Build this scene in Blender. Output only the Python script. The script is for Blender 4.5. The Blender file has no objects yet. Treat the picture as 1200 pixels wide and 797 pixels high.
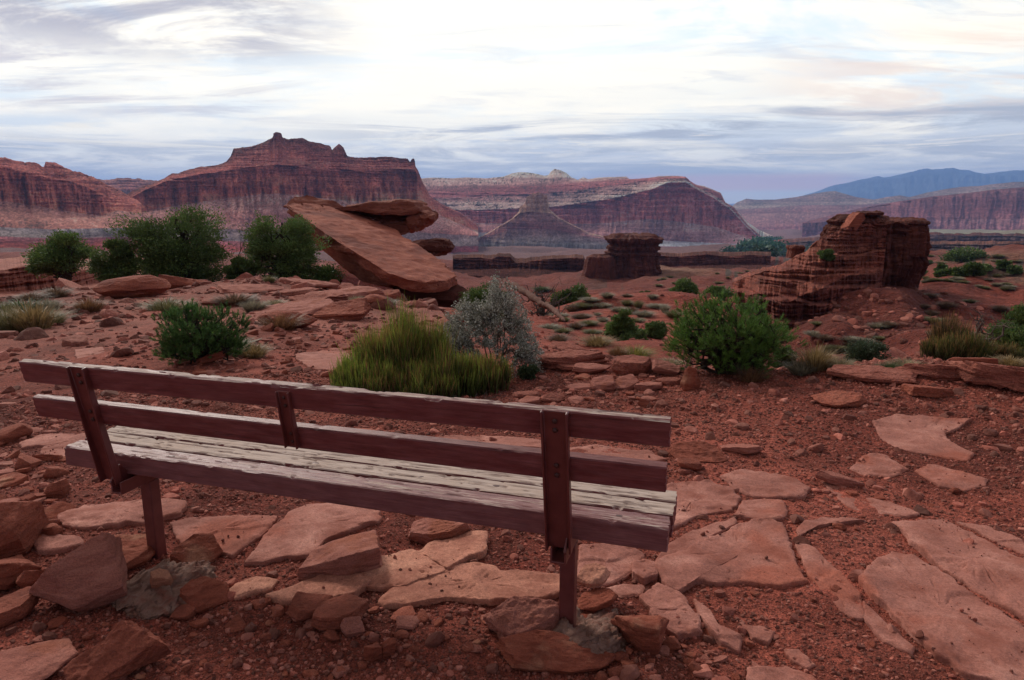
import bpy, bmesh, math, random
import numpy as np
from mathutils import Vector, Matrix
R = math.radians
random.seed(7); rng = np.random.default_rng(7)
scene = bpy.context.scene
col = scene.collection

# ------------------------------------------------------------------ camera model (pixels of the 1200x797 photograph)
F, TH, CAMH = 812.0, R(11.5), 1.5
CT, ST = math.cos(TH), math.sin(TH)
def ray(px, py):
    """unit-forward ray: returns (x, y, z) direction, y horizontal forward"""
    u = (np.asarray(px, float) - 600) / F; v = (np.asarray(py, float) - 398.5) / F
    return u, CT - v * ST, -(ST + v * CT)
def slope(px, py):
    u, f, d = ray(px, py)
    return d / np.hypot(u, f)
def azim(px, py=300):
    u, f, d = ray(px, py)
    return np.arctan2(u, f)
def pos(px, py, r):
    """world point on the ray of a pixel at horizontal distance r"""
    u, f, d = ray(px, py); h = np.hypot(u, f)
    return np.array([u / h * r, f / h * r, CAMH + d / h * r])

# ------------------------------------------------------------------ noise
def _h(ix, iy, iz, s):
    n = (ix.astype(np.int64) * 374761393 + iy.astype(np.int64) * 668265263 + iz.astype(np.int64) * 2147483647 + s * 1274126177) & 0xFFFFFFFF
    n = ((n ^ (n >> 13)) * 1274126177) & 0xFFFFFFFF
    n = ((n ^ (n >> 16)) * 2246822519) & 0xFFFFFFFF
    n = n ^ (n >> 15)
    return (n & 0xFFFFFF).astype(np.float32) / 8388607.5 - 1.0
def noise2(x, y, s=0):
    x = np.asarray(x, float); y = np.asarray(y, float)
    x, y = np.broadcast_arrays(x, y)
    ix = np.floor(x); iy = np.floor(y); fx = x - ix; fy = y - iy
    ix = ix.astype(np.int64); iy = iy.astype(np.int64); z = np.zeros_like(ix)
    ux = fx * fx * fx * (fx * (fx * 6 - 15) + 10); uy = fy * fy * fy * (fy * (fy * 6 - 15) + 10)
    a = _h(ix, iy, z, s); b = _h(ix + 1, iy, z, s); c = _h(ix, iy + 1, z, s); d = _h(ix + 1, iy + 1, z, s)
    return (a + (b - a) * ux) * (1 - uy) + (c + (d - c) * ux) * uy
def noise3(x, y, z, s=0):
    x, y, z = np.broadcast_arrays(np.asarray(x, float), np.asarray(y, float), np.asarray(z, float))
    iz = np.floor(z); fz = z - iz; uz = fz * fz * (3 - 2 * fz)
    ix = np.floor(x); iy = np.floor(y); fx = x - ix; fy = y - iy
    ux = fx * fx * (3 - 2 * fx); uy = fy * fy * (3 - 2 * fy)
    ix = ix.astype(np.int64); iy = iy.astype(np.int64); iz = iz.astype(np.int64)
    out = 0
    for k, w in ((0, 1 - uz), (1, uz)):
        a = _h(ix, iy, iz + k, s); b = _h(ix + 1, iy, iz + k, s); c = _h(ix, iy + 1, iz + k, s); d = _h(ix + 1, iy + 1, iz + k, s)
        out = out + w * ((a + (b - a) * ux) * (1 - uy) + (c + (d - c) * ux) * uy)
    return out
def fbm2(x, y, o=4, s=0, g=.5):
    t = 0; a = 1; n = 0
    for k in range(o):
        t = t + a * noise2(x * 2 ** k + 17.3 * k, y * 2 ** k + 9.1 * k, s + k); n += a; a *= g
    return t / n
def fbm3(x, y, z, o=4, s=0, g=.5):
    t = 0; a = 1; n = 0
    for k in range(o):
        t = t + a * noise3(x * 2 ** k + 17.3 * k, y * 2 ** k + 9.1 * k, z * 2 ** k + 3.7 * k, s + k); n += a; a *= g
    return t / n
def sstep(a, b, x):
    t = np.clip((x - a) / (b - a), 0, 1); return t * t * (3 - 2 * t)
def lerp(a, b, t): return a + (b - a) * t

# ------------------------------------------------------------------ mesh helpers
def mesh(name, verts, faces, mat=None, parent=None, colr=None, smooth=True, mats=None):
    """faces: a list of arrays (n,3) / (n,4) or one array"""
    if not isinstance(faces, (list, tuple)): faces = [faces]
    faces = [np.asarray(f, np.int32) for f in faces if len(f)]
    me = bpy.data.meshes.new(name)
    V = np.asarray(verts, np.float32)
    me.vertices.add(len(V)); me.vertices.foreach_set('co', V.ravel())
    li = np.concatenate([f.ravel() for f in faces]); tot = np.concatenate([np.full(len(f), f.shape[1], np.int32) for f in faces])
    st = np.concatenate([[0], np.cumsum(tot)[:-1]]).astype(np.int32)
    me.loops.add(len(li)); me.loops.foreach_set('vertex_index', li)
    me.polygons.add(len(tot)); me.polygons.foreach_set('loop_start', st)
    try: me.polygons.foreach_set('loop_total', tot)
    except Exception: pass
    me.polygons.foreach_set('use_smooth', np.full(len(tot), bool(smooth)))
    if colr is not None:
        a = me.color_attributes.new('Col', 'FLOAT_COLOR', 'POINT')
        c = np.ones((len(V), 4), np.float32); c[:, :3] = colr; a.data.foreach_set('color', c.ravel())
    me.update(calc_edges=True)
    if mat: me.materials.append(mat)
    o = bpy.data.objects.new(name, me); col.objects.link(o)
    if parent: o.parent = parent
    return o
def grid_faces(nr, nc, off=0, wrap=False):
    i = np.arange(nr - 1)[:, None]; j = np.arange(nc if wrap else nc - 1)[None, :]
    j2 = (j + 1) % nc
    a = i * nc + j; b = i * nc + j2; c = (i + 1) * nc + j2; d = (i + 1) * nc + j
    return np.stack([a, b, c, d], -1).reshape(-1, 4) + off
def empty(name, loc, rz=0):
    o = bpy.data.objects.new(name, None); col.objects.link(o); o.location = loc; o.rotation_euler.z = rz
    o.empty_display_size = .2
    return o
def tag(o, label=None, cat=None, group=None, kind=None):
    if label: o['label'] = label
    if cat: o['category'] = cat
    if group: o['group'] = group
    if kind: o['kind'] = kind
    return o

# ------------------------------------------------------------------ materials
class NT:
    def __init__(s, name):
        s.m = bpy.data.materials.new(name); s.m.use_nodes = True; s.t = s.m.node_tree; s.n = s.t.nodes; s.n.clear()
        s.out = s.add('ShaderNodeOutputMaterial')
    def add(s, ty, **k):
        x = s.n.new(ty)
        for a, b in k.items():
            if a.startswith('i_'):
                key = a[2:].replace('_', ' '); x.inputs[key].default_value = b
            else: setattr(x, a, b)
        return x
    def l(s, a, b): s.t.links.new(a, b)
    def noise(s, vec, scale, detail=4, rough=.55, dist=0):
        x = s.add('ShaderNodeTexNoise'); x.inputs['Scale'].default_value = scale; x.inputs['Detail'].default_value = detail
        x.inputs['Roughness'].default_value = rough; x.inputs['Distortion'].default_value = dist
        if vec is not None: s.l(vec, x.inputs['Vector'])
        return x.outputs['Fac']
    def mapping(s, vec, sc=(1, 1, 1), rot=(0, 0, 0)):
        x = s.add('ShaderNodeMapping'); x.inputs['Scale'].default_value = sc; x.inputs['Rotation'].default_value = rot
        s.l(vec, x.inputs['Vector']); return x.outputs['Vector']
    def ramp(s, fac, stops, interp='LINEAR'):
        x = s.add('ShaderNodeValToRGB'); x.color_ramp.interpolation = interp
        e = x.color_ramp.elements
        while len(e) < len(stops): e.new(.5)
        for q, (p, c) in zip(e, stops):
            q.position = p; q.color = (c if hasattr(c, '__len__') else (c, c, c)) + (1,) if hasattr(c, '__len__') else (c, c, c, 1)
        s.l(fac, x.inputs['Fac']); return x.outputs['Color']
    def mix(s, fac, a, b, mode='MIX'):
        x = s.add('ShaderNodeMix', data_type='RGBA', blend_type=mode)
        for sock, v in ((x.inputs[0], fac), (x.inputs[6], a), (x.inputs[7], b)):
            if isinstance(v, (int, float)): sock.default_value = v
            elif isinstance(v, tuple): sock.default_value = v + (1,) if len(v) == 3 else v
            else: s.l(v, sock)
        return x.outputs[2]
    def math(s, op, a, b=0, c=0):
        x = s.add('ShaderNodeMath', operation=op)
        for sock, v in zip(x.inputs, (a, b, c)):
            if isinstance(v, (int, float)): sock.default_value = v
            else: s.l(v, sock)
        return x.outputs[0]
    def bump(s, h, strength, dist, normal=None):
        x = s.add('ShaderNodeBump'); x.inputs['Strength'].default_value = strength; x.inputs['Distance'].default_value = dist
        s.l(h, x.inputs['Height'])
        if normal: s.l(normal, x.inputs['Normal'])
        return x.outputs['Normal']
    def done(s, color, rough=.9, normal=None, spec=.25, trans=None, metallic=0):
        b = s.add('ShaderNodeBsdfPrincipled')
        if isinstance(color, tuple): b.inputs['Base Color'].default_value = color + (1,)
        else: s.l(color, b.inputs['Base Color'])
        if isinstance(rough, (int, float)): b.inputs['Roughness'].default_value = rough
        else: s.l(rough, b.inputs['Roughness'])
        b.inputs['Specular IOR Level'].default_value = spec; b.inputs['Metallic'].default_value = metallic
        if normal: s.l(normal, b.inputs['Normal'])
        if trans:
            t = s.add('ShaderNodeBsdfTranslucent'); s.l(color, t.inputs['Color']) if not isinstance(color, tuple) else None
            m = s.add('ShaderNodeMixShader'); m.inputs[0].default_value = trans
            s.l(b.outputs[0], m.inputs[1]); s.l(t.outputs[0], m.inputs[2]); s.l(m.outputs[0], s.out.inputs['Surface'])
        else: s.l(b.outputs[0], s.out.inputs['Surface'])
        return s.m
def posn(t): return t.add('ShaderNodeNewGeometry').outputs['Position']
def vcol(t): return t.add('ShaderNodeVertexColor', layer_name='Col').outputs['Color']

def mat_ground():
    t = NT('red_gravel_soil'); p = posn(t)
    base = vcol(t)
    n1 = t.noise(p, 3.0, 6, .6); n2 = t.noise(p, 45, 4, .65); n3 = t.noise(p, 170, 2, .6)
    c = t.mix(1, base, t.ramp(n1, [(.3, .72), (.7, 1.28)]), 'MULTIPLY')
    c = t.mix(1, c, t.ramp(n2, [(.3, .5), (.52, 1.0), (.75, 1.6)]), 'MULTIPLY')
    c = t.mix(1, c, t.ramp(n3, [(.32, .55), (.5, 1.0), (.7, 1.6)]), 'MULTIPLY')
    n5 = t.noise(p, .9, 6, .7); n6 = t.noise(p, .22, 6, .7)
    c = t.mix(1, c, t.ramp(n5, [(.3, .72), (.5, 1.0), (.7, 1.3)]), 'MULTIPLY')
    c = t.mix(1, c, t.ramp(n6, [(.3, .78), (.5, 1.0), (.7, 1.2)]), 'MULTIPLY')
    b = t.bump(n3, .9, .008); b = t.bump(n2, .8, .025, b)
    cd = t.add('ShaderNodeVectorMath', operation='LENGTH'); t.l(p, cd.inputs[0])
    far = t.add('ShaderNodeMapRange'); t.l(cd.outputs['Value'], far.inputs[0]); far.inputs[1].default_value = 14; far.inputs[2].default_value = 60
    h5 = t.math('MULTIPLY', t.math('MULTIPLY', n5, .5), far.outputs[0]); b = t.bump(h5, 1.0, 1.0, b)
    h6 = t.math('MULTIPLY', t.math('MULTIPLY', n6, 2.2), far.outputs[0]); b = t.bump(h6, 1.0, 1.0, b)
    return t.done(c, .95, b, .15)
def mat_terrain_far():
    t = NT('canyon_rock'); p = posn(t)
    n1 = t.noise(t.mapping(p, (1, 1, 1.8)), .03, 8, .7); n2 = t.noise(t.mapping(p, (1, 1, .4)), .12, 7, .8)
    c = t.mix(1, vcol(t), t.ramp(n1, [(.3, .7), (.7, 1.3)]), 'MULTIPLY')
    c = t.mix(.9, c, t.ramp(n2, [(.3, .55), (.7, 1.45)]), 'MULTIPLY')
    b = t.bump(n2, 1.0, 6.0)
    return t.done(c, .95, b, .05)
def mat_rock(name, dark, mid, light, strata=(1, 1, 7), sc=6.0, bumpd=.012, patch=None, pale=None, usecol=False, cracks=0, pits=False):
    t = NT(name); p = posn(t)
    n1 = t.noise(t.mapping(p, strata, (.12, .08, 0)), sc, 7, .62, .4)
    n2 = t.noise(p, sc * .45, 3, .5); n3 = t.noise(p, sc * 22, 4, .65)
    c = t.ramp(n1, [(.28, dark), (.5, mid), (.72, light)])
    c = t.mix(t.ramp(n2, [(.42, 0.), (.68, .75)]), c, mid)
    if patch: c = t.mix(t.ramp(t.noise(p, sc * .3, 4, .6), [(.55, 0.), (.63, .8)]), c, patch)
    if usecol: c = t.mix(1, c, vcol(t), 'MULTIPLY')
    c = t.mix(1, c, t.ramp(n3, [(.25, .65), (.5, 1.), (.8, 1.3)]), 'MULTIPLY')
    vo = t.add('ShaderNodeTexVoronoi', feature='F1'); vo.inputs['Scale'].default_value = sc * 2.2; t.l(p, vo.inputs['Vector'])
    pit = t.ramp(vo.outputs['Distance'], [(.0, 0.), (.13, 1.)])
    n4 = t.noise(p, sc * 60, 3, .6)
    c = t.mix(1, c, t.ramp(n4, [(.3, .72), (.5, 1.), (.72, 1.28)]), 'MULTIPLY')
    if cracks:
        wv = t.add('ShaderNodeVectorMath', operation='ADD'); nn = t.add('ShaderNodeTexNoise'); nn.inputs['Scale'].default_value = sc * 1.2; nn.inputs['Detail'].default_value = 4; t.l(p, nn.inputs['Vector'])
        sc_ = t.add('ShaderNodeVectorMath', operation='SCALE'); sc_.inputs['Scale'].default_value = .35; t.l(nn.outputs['Color'], sc_.inputs[0]); t.l(p, wv.inputs[0]); t.l(sc_.outputs[0], wv.inputs[1])
        vc = t.add('ShaderNodeTexVoronoi', feature='DISTANCE_TO_EDGE'); vc.inputs['Scale'].default_value = cracks; t.l(wv.outputs[0], vc.inputs['Vector'])
        gate = t.ramp(t.noise(p, sc * .6, 3), [(.48, 0.), (.56, 1.)])
        ck = t.math('MULTIPLY', t.ramp(vc.outputs['Distance'], [(.0, 1.), (.018, 0.)]), gate)
        c = t.mix(t.math('MULTIPLY', ck, .75), c, (.05, .016, .012))
    if pits:
        pk = t.math('MULTIPLY', t.ramp(vo.outputs['Distance'], [(.03, 1.), (.10, 0.)]), t.ramp(t.noise(p, sc * 1.7, 2), [(.60, 0.), (.66, 1.)]))
        dust = t.math('MULTIPLY', t.ramp(t.noise(p, sc * 1.1, 6, .7), [(.50, 0.), (.64, 1.)]), .65)
        c = t.mix(dust, c, (.22, .065, .042))
        c = t.mix(t.math('MULTIPLY', pk, .45), c, (.09, .028, .02))
    b = t.bump(n3, .65, bumpd * .5); b = t.bump(n1, .8, bumpd * 2, b)
    return t.done(c, .92, b, .2)
def mat_foliage(name, trans=.25):
    t = NT(name); p = posn(t)
    c = t.mix(1, vcol(t), t.ramp(t.noise(p, 9, 3, .6), [(.3, .75), (.7, 1.25)]), 'MULTIPLY')
    return t.done(c, .6, None, .3, trans)
def mat_bark(name, a, b):
    t = NT(name); p = posn(t)
    n = t.noise(t.mapping(p, (1, 1, .2)), 60, 5, .6)
    return t.done(t.ramp(n, [(.3, a), (.7, b)]), .9, t.bump(n, .8, .01), .15)
M = {}
M['ground'] = mat_ground()
M['far'] = mat_terrain_far()
M['slab'] = mat_rock('pale_pink_sandstone', (0.17, 0.058, 0.043), (0.33, 0.128, 0.095), (0.50, 0.235, 0.18), (1, 1, 3), 4.2, .006, (0.302, 0.0836, 0.0504), pits=True)
M['slabtan'] = mat_rock('tan_sandstone', (0.26, 0.09, 0.06), (0.43, 0.18, 0.12), (0.60, 0.30, 0.20), (1, 1, 3), 3.0, .006, (0.381, 0.132, 0.0714), pits=True)
M['rock'] = mat_rock('red_sandstone', (0.118, 0.0308, 0.0202), (0.224, 0.0598, 0.0353), (0.358, 0.106, 0.0672), (1, 1, 4), 7, .012)
M['rockpale'] = mat_rock('dusty_pink_sandstone', (0.179, 0.0572, 0.042), (0.314, 0.11, 0.0798), (0.426, 0.176, 0.13), (1, 1, 5), 8, .012, (0.269, 0.0792, 0.042))
M['rockorange'] = mat_rock('orange_red_sandstone', (0.14, 0.035, 0.021), (0.25, 0.062, 0.035), (0.35, 0.115, 0.07), (1, 1, 5), 11, .01, (0.381, 0.167, 0.101))
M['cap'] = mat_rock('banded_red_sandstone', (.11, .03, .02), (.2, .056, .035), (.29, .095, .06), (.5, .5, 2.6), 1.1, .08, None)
M['butte'] = mat_rock('shaded_streaked_sandstone', (.05, .014, .011), (.105, .029, .02), (.18, .058, .038), (1, 1, .5), .5, .2, None, usecol=True)  # streaked red rock, colours lowered to carry the shade on butte and outcrop
M['butte2'] = mat_rock('ledgy_red_sandstone', (.6, .55, .52), (1, 1, 1), (1.35, 1.45, 1.5), (1, 1, 1.6), 1.4, .12, None, usecol=True)
M['capdark'] = mat_rock('shaded_banded_sandstone', (.05, .015, .012), (.10, .028, .02), (.16, .05, .035), (.5, .5, 2.6), 1.1, .1, None)  # darker copy of the banded rock, undercut shade put into its colour
M['boulder'] = mat_rock('weathered_red_slab', (.14, .034, .022), (.27, .074, .044), (.42, .15, .095), (1, 1, 4), 1.3, .06, (.15, .04, .028))
M['ledge'] = mat_rock('layered_pink_sandstone', (0.134, 0.037, 0.0252), (0.269, 0.0836, 0.0571), (0.403, 0.154, 0.109), (1, 1, 5), 1.8, .05, None)
M['gravel'] = mat_rock('loose_red_stone', (0.123, 0.0352, 0.0252), (0.224, 0.0722, 0.0504), (0.37, 0.15, 0.113), (1, 1, 1), 26, .002, None, usecol=True)
M['concrete'] = mat_rock('grey_mortar', (0.11, 0.055, 0.035), (0.26, 0.14, 0.105), (0.36, 0.235, 0.185), (1, 1, 1), 22, .015, (0.17, 0.0648, 0.0462), pits=True)
M['leaf'] = mat_foliage('green_foliage'); M['silver'] = mat_foliage('silver_leaf', .12); M['dry'] = mat_foliage('dry_grass', .3)
M['bark'] = mat_bark('grey_brown_bark', (.02, .014, .010), (.06, .042, .032))
M['dead'] = mat_bark('weathered_dead_wood', (.05, .035, .03), (.16, .12, .10))
M['log'] = mat_bark('red_brown_dead_wood', (.07, .03, .022), (.2, .1, .075))
# ------------------------------------------------------------------ the ground as one sheet
# columns by photo x; rows (distance, 'y' pixel or z) describe the lie of the land
Yp = lambda y: ('y', y)
Zp = lambda z: ('z', z)
COLS = [
 (-500, [(20, Zp(-1.2)), (26, Zp(-4)), (60, Zp(-9)), (120, Zp(-18)), (300, Zp(-40)), (850, Yp(305)), (2500, Zp(-120)), (7000, Zp(-150)), (40000, Zp(-150))]),
 (0,    [(22, Yp(352)), (28, Zp(-4.2)), (60, Zp(-9)), (120, Zp(-14)), (330, Yp(305)), (850, Yp(293)), (2500, Zp(-120)), (7000, Zp(-150)), (40000, Zp(-150))]),
 (100,  [(25, Yp(338)), (31, Zp(-4.6)), (60, Zp(-9)), (120, Zp(-15)), (330, Yp(308)), (850, Yp(296)), (2500, Zp(-120)), (7000, Zp(-150)), (40000, Zp(-150))]),
 (200,  [(32, Yp(327)), (39, Zp(-5.2)), (60, Zp(-10)), (120, Zp(-17)), (330, Yp(312)), (850, Yp(298)), (2500, Zp(-120)), (7000, Zp(-150)), (40000, Zp(-150))]),
 (300,  [(33, Yp(320)), (40, Zp(-5.0)), (60, Zp(-10)), (120, Zp(-18)), (330, Yp(312)), (850, Yp(300)), (2500, Zp(-130)), (7000, Zp(-150)), (40000, Zp(-150))]),
 (400,  [(27, Yp(331)), (36, Zp(-4.2)), (60, Zp(-10)), (120, Zp(-18)), (330, Yp(312)), (850, Yp(302)), (2500, Zp(-140)), (7000, Zp(-160)), (40000, Zp(-150))]),
 (490,  [(20, Yp(352)), (30, Zp(-4.3)), (60, Zp(-9)), (120, Zp(-18)), (330, Yp(318)), (850, Yp(304)), (2500, Zp(-145)), (7000, Zp(-170)), (40000, Zp(-150))]),
 (560,  [(10, Yp(398)), (20, Yp(386)), (52, Yp(352)), (90, Zp(-15)), (330, Yp(320)), (850, Yp(304)), (1900, Yp(297)), (7000, Zp(-190)), (40000, Zp(-150))]),
 (620,  [(7.6, Yp(414)), (17, Yp(402)), (55, Yp(352)), (85, Zp(-14)), (330, Yp(319)), (850, Yp(304)), (1900, Yp(297)), (7000, Zp(-190)), (40000, Zp(-150))]),
 (700,  [(6.8, Yp(424)), (16, Yp(416)), (58, Yp(350)), (90, Zp(-13)), (330, Yp(318)), (850, Yp(304)), (1900, Yp(297)), (7000, Zp(-200)), (40000, Zp(-150))]),
 (780,  [(6.5, Yp(432)), (16, Yp(424)), (60, Yp(349)), (95, Zp(-13)), (330, Yp(318)), (850, Yp(302)), (1900, Yp(296)), (7000, Zp(-200)), (40000, Zp(-150))]),
 (850,  [(6.3, Yp(438)), (18, Yp(428)), (60, Yp(362)), (110, Zp(-13)), (330, Yp(318)), (850, Yp(302)), (1900, Yp(294)), (7000, Zp(-200)), (40000, Zp(-150))]),
 (920,  [(6.3, Yp(437)), (50, Yp(434)), (67, Yp(372)), (120, Zp(-14)), (330, Yp(316)), (850, Yp(300)), (1900, Yp(290)), (7000, Zp(-200)), (40000, Zp(-150))]),
 (1000, [(6.4, Yp(432)), (46, Yp(430)), (66, Yp(336)), (120, Zp(-13)), (330, Yp(312)), (850, Yp(297)), (1900, Yp(283)), (7000, Zp(-200)), (40000, Zp(-150))]),
 (1060, [(6.6, Yp(429)), (46, Yp(427)), (68, Yp(330)), (110, Zp(-12.5)), (300, Yp(304)), (800, Yp(293)), (1900, Yp(278)), (7000, Zp(-200)), (40000, Zp(-150))]),
 (1110, [(6.7, Yp(428)), (42, Yp(427)), (70, Yp(352)), (110, Yp(332)), (260, Yp(302)), (800, Yp(293)), (1900, Yp(277)), (7000, Zp(-200)), (40000, Zp(-150))]),
 (1200, [(6.8, Yp(430)), (34, Yp(424)), (64, Yp(385)), (110, Yp(336)), (240, Yp(298)), (800, Yp(293)), (1900, Yp(277)), (7000, Zp(-200)), (40000, Zp(-150))]),
 (1700, [(6.8, Yp(436)), (30, Zp(-4)), (64, Zp(-8)), (110, Zp(-12)), (240, Zp(-16)), (800, Zp(-45)), (1900, Zp(-90)), (7000, Zp(-200)), (40000, Zp(-150))]),
]
_az = []; _LR = []; _Z = []
for px, rows in COLS:
    _az.append(float(azim(px)))
    lr = [math.log(.2), math.log(4.0)]; zz = [0.0, 0.0]
    for r, (k, v) in rows:
        lr.append(math.log(r)); zz.append(v if k == 'z' else CAMH + r * float(slope(px, v)))
    _LR.append(lr); _Z.append(zz)
_az.append(_az[-1] + .8); _LR.append(_LR[-1]); _Z.append([0, 0, 0, -.6, -3, -6, -12, -45, -90, -150, -150])
_az.insert(0, _az[0] - .8); _LR.insert(0, _LR[0]); _Z.insert(0, [0, 0, 0, -.6, -3, -8, -30, -60, -100, -150, -150])
_az = np.array(_az); _LR = np.array(_LR); _Z = np.array(_Z)
def base_h(x, y):
    x = np.asarray(x, float); y = np.asarray(y, float)
    az = np.arctan2(x, y); lr = np.log(np.maximum(np.hypot(x, y), .21))
    az = np.where(az < _az[0], _az[0] + 1e-6, az); az = np.where(az > _az[-1], _az[-1] - 1e-6, az)
    i = np.clip(np.searchsorted(_az, az) - 1, 0, len(_az) - 2)
    t = (az - _az[i]) / (_az[i + 1] - _az[i]); t = t * t * (3 - 2 * t)
    LR = _LR[i] * (1 - t[..., None]) + _LR[i + 1] * t[..., None]
    Z = _Z[i] * (1 - t[..., None]) + _Z[i + 1] * t[..., None]
    z = np.zeros(x.shape)
    for k in range(LR.shape[-1] - 1):
        a = LR[..., k]; b = LR[..., k + 1]
        s = np.clip((lr - a) / (b - a), 0, 1)
        m = (lr >= a) if k else np.ones(x.shape, bool)
        # interpolate in r rather than log r
        rr = (np.exp(a + s * (b - a)) - np.exp(a)) / (np.exp(b) - np.exp(a))
        z = np.where(m, Z[..., k] + (Z[..., k + 1] - Z[..., k]) * rr, z)
    return z
LAM = [300, 130, 55, 24, 10, 4.4, 2.0, .9, .42, .2, .1, .05, .025]
def height(x, y):
    x = np.asarray(x, float); y = np.asarray(y, float)
    r = np.hypot(x, y); z = base_h(x, y)
    for k, lam in enumerate(LAM):
        w = sstep(lam * 1.6, lam * 5, r) * (1 - sstep(lam * 180, lam * 400, r))
        if lam < .03: w = (r < 9) * (1 - sstep(5, 9, r))
        m = w > 1e-3
        if not np.any(m): continue
        n = np.zeros(x.shape); n[m] = noise2(x[m] / lam + 31 * k, y[m] / lam + 57 * k, 40 + k)
        amp = .022 if lam > .5 else .035 if lam > .3 else .05
        if lam > 3: amp = .05
        if 1.5 < lam < 12: amp = .05 + .07 * sstep(25, 50, r)
        z = z + w * n * amp * lam * .9
    # a low step-like layering of the bedrock on the left and beyond the edge
    return z
def smooth_h(x, y):
    x = np.asarray(x, float); y = np.asarray(y, float); r = np.hypot(x, y); z = base_h(x, y)
    for k, lam in enumerate(LAM):
        if lam < .3 or lam > 30: continue
        w = sstep(lam * 1.6, lam * 5, r) * (1 - sstep(lam * 180, lam * 400, r)); amp = .022 if lam > .5 else .035
        if lam > 3: amp = .05
        z = z + w * noise2(x / lam + 31 * k, y / lam + 57 * k, 40 + k) * amp * lam * .9
    return z
def H1(x, y): return float(height(np.array([x]), np.array([y]))[0])
_rs = np.concatenate([np.geomspace(1.2, 60, 500), np.geomspace(61, 3000, 400)])
def hit(px, py, rmin=1.2):
    """where the ray of a photo pixel meets the ground"""
    u, f, d = ray(px, py); h = math.hypot(u, f)
    rs = _rs[_rs >= rmin]
    x = u / h * rs; y = f / h * rs; zr = CAMH + d / h * rs
    g = height(x, y); m = np.nonzero(zr <= g)[0]
    k = m[0] if len(m) else len(rs) - 1
    a, b = rs[max(k - 1, 0)], rs[k]
    for _ in range(12):
        c = (a + b) / 2
        if CAMH + d / h * c <= H1(u / h * c, f / h * c): b = c
        else: a = c
    return np.array([u / h * b, f / h * b, H1(u / h * b, f / h * b)]), b

azs = np.concatenate([np.linspace(-math.pi, -.78, 40)[:-1], np.linspace(-.78, .78, 1050), np.linspace(.78, math.pi, 40)[1:]])
rr = np.concatenate([[.25, .5, .8], np.geomspace(1.1, 9, 620), np.geomspace(9.07, 120, 420), np.geomspace(121, 2500, 260), np.geomspace(2550, 25500, 36)])
A, RR = np.meshgrid(azs, rr)
X = RR * np.sin(A); Y = RR * np.cos(A)
Zg = height(X, Y)
Cg = np.zeros(X.shape + (3,))
def C(*a): return np.array(a, float)
soil = C(.235, .050, .032); soil2 = C(.31, .082, .054); dark = C(.155, .034, .022); tan = C(.26, .135, .085)
nA = fbm2(X / 1.3, Y / 1.3, 5, 3); nB = fbm2(X / .16, Y / .16, 3, 13)
t = np.clip(.5 + nA * .9 + nB * .35, 0, 1)[..., None]
Cg[:] = dark * (1 - t) + soil2 * t
mid = sstep(8, 14, RR)[..., None]
nM = fbm2(X / 9, Y / 9, 5, 21)
mc = soil * (1 - np.clip(.45 + nM[..., None] * 1.2, 0, 1)) + soil2 * np.clip(.45 + nM[..., None] * 1.2, 0, 1)
Cg = lerp(Cg, mc, mid * .7)
# left: pinker bare slickrock
leftw = (sstep(8, 14, RR) * (1 - sstep(.0, .1, A + .12)) * (1 - sstep(33, 40, RR)))[..., None]
Cg = lerp(Cg, C(.26, .098, .072) * (1 + .5 * nM[..., None]), leftw * .75)
slope_shade = (sstep(azim(840), azim(940), A) * sstep(11, 20, RR) * (1 - sstep(75, 105, RR)) * (1 - .5 * sstep(azim(1080), azim(1180), A)))[..., None]
Cg = lerp(Cg, C(.15, .036, .025) * (1 + .5 * nM[..., None]), slope_shade * .8)  # shade of the right-hand slope painted into the soil colour
d2_ = (sstep(100, 140, RR) * (1 - sstep(400, 600, RR)))[..., None]
Cg = lerp(Cg, C(.15, .042, .03), d2_ * .7)
# tan sandy patches around x 800, y 320 and on the right hills
tp = np.exp(-((A - azim(795)) / .055) ** 2) * sstep(180, 230, RR) * (1 - sstep(330, 430, RR))
tr = sstep(azim(1085), azim(1120), A) * sstep(80, 110, RR) * (1 - sstep(330, 500, RR)) * np.clip(.5 + fbm2(X / 40, Y / 40, 4, 77) * 1.3, 0, 1)
Cg = lerp(Cg, tan, np.clip(tp * .9 + tr * .8, 0, 1)[..., None])
# speckle of low scrub on farther ground
sp = noise2(X / (RR * .006 + .01), Y / (RR * .006 + .01), 91) * .6 + fbm2(X / (RR * .05 + 1), Y / (RR * .05 + 1), 3, 5)
sc = sstep(.38, .55, sp) * sstep(90, 140, RR) * sstep(.05, .2, A)
Cg = lerp(Cg, C(.055, .06, .045), (sc * .75)[..., None])
# valley: purple flats, fields
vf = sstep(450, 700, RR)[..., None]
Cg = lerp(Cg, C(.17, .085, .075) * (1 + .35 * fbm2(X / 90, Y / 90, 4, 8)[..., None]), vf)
fld = sstep(azim(1040), azim(1085), A) * sstep(1150, 1300, RR) * (1 - sstep(2600, 3000, RR))
Cg = lerp(Cg, C(.26, .25, .15), np.clip(fld * (.7 + .5 * fbm2(X / 500, Y / 160, 3, 66)), 0, 1)[..., None])
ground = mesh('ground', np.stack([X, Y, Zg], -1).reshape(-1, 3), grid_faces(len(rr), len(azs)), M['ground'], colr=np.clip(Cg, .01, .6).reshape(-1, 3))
tag(ground, 'red gravelly desert ground falling away to the canyon floor', kind='structure')

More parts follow.
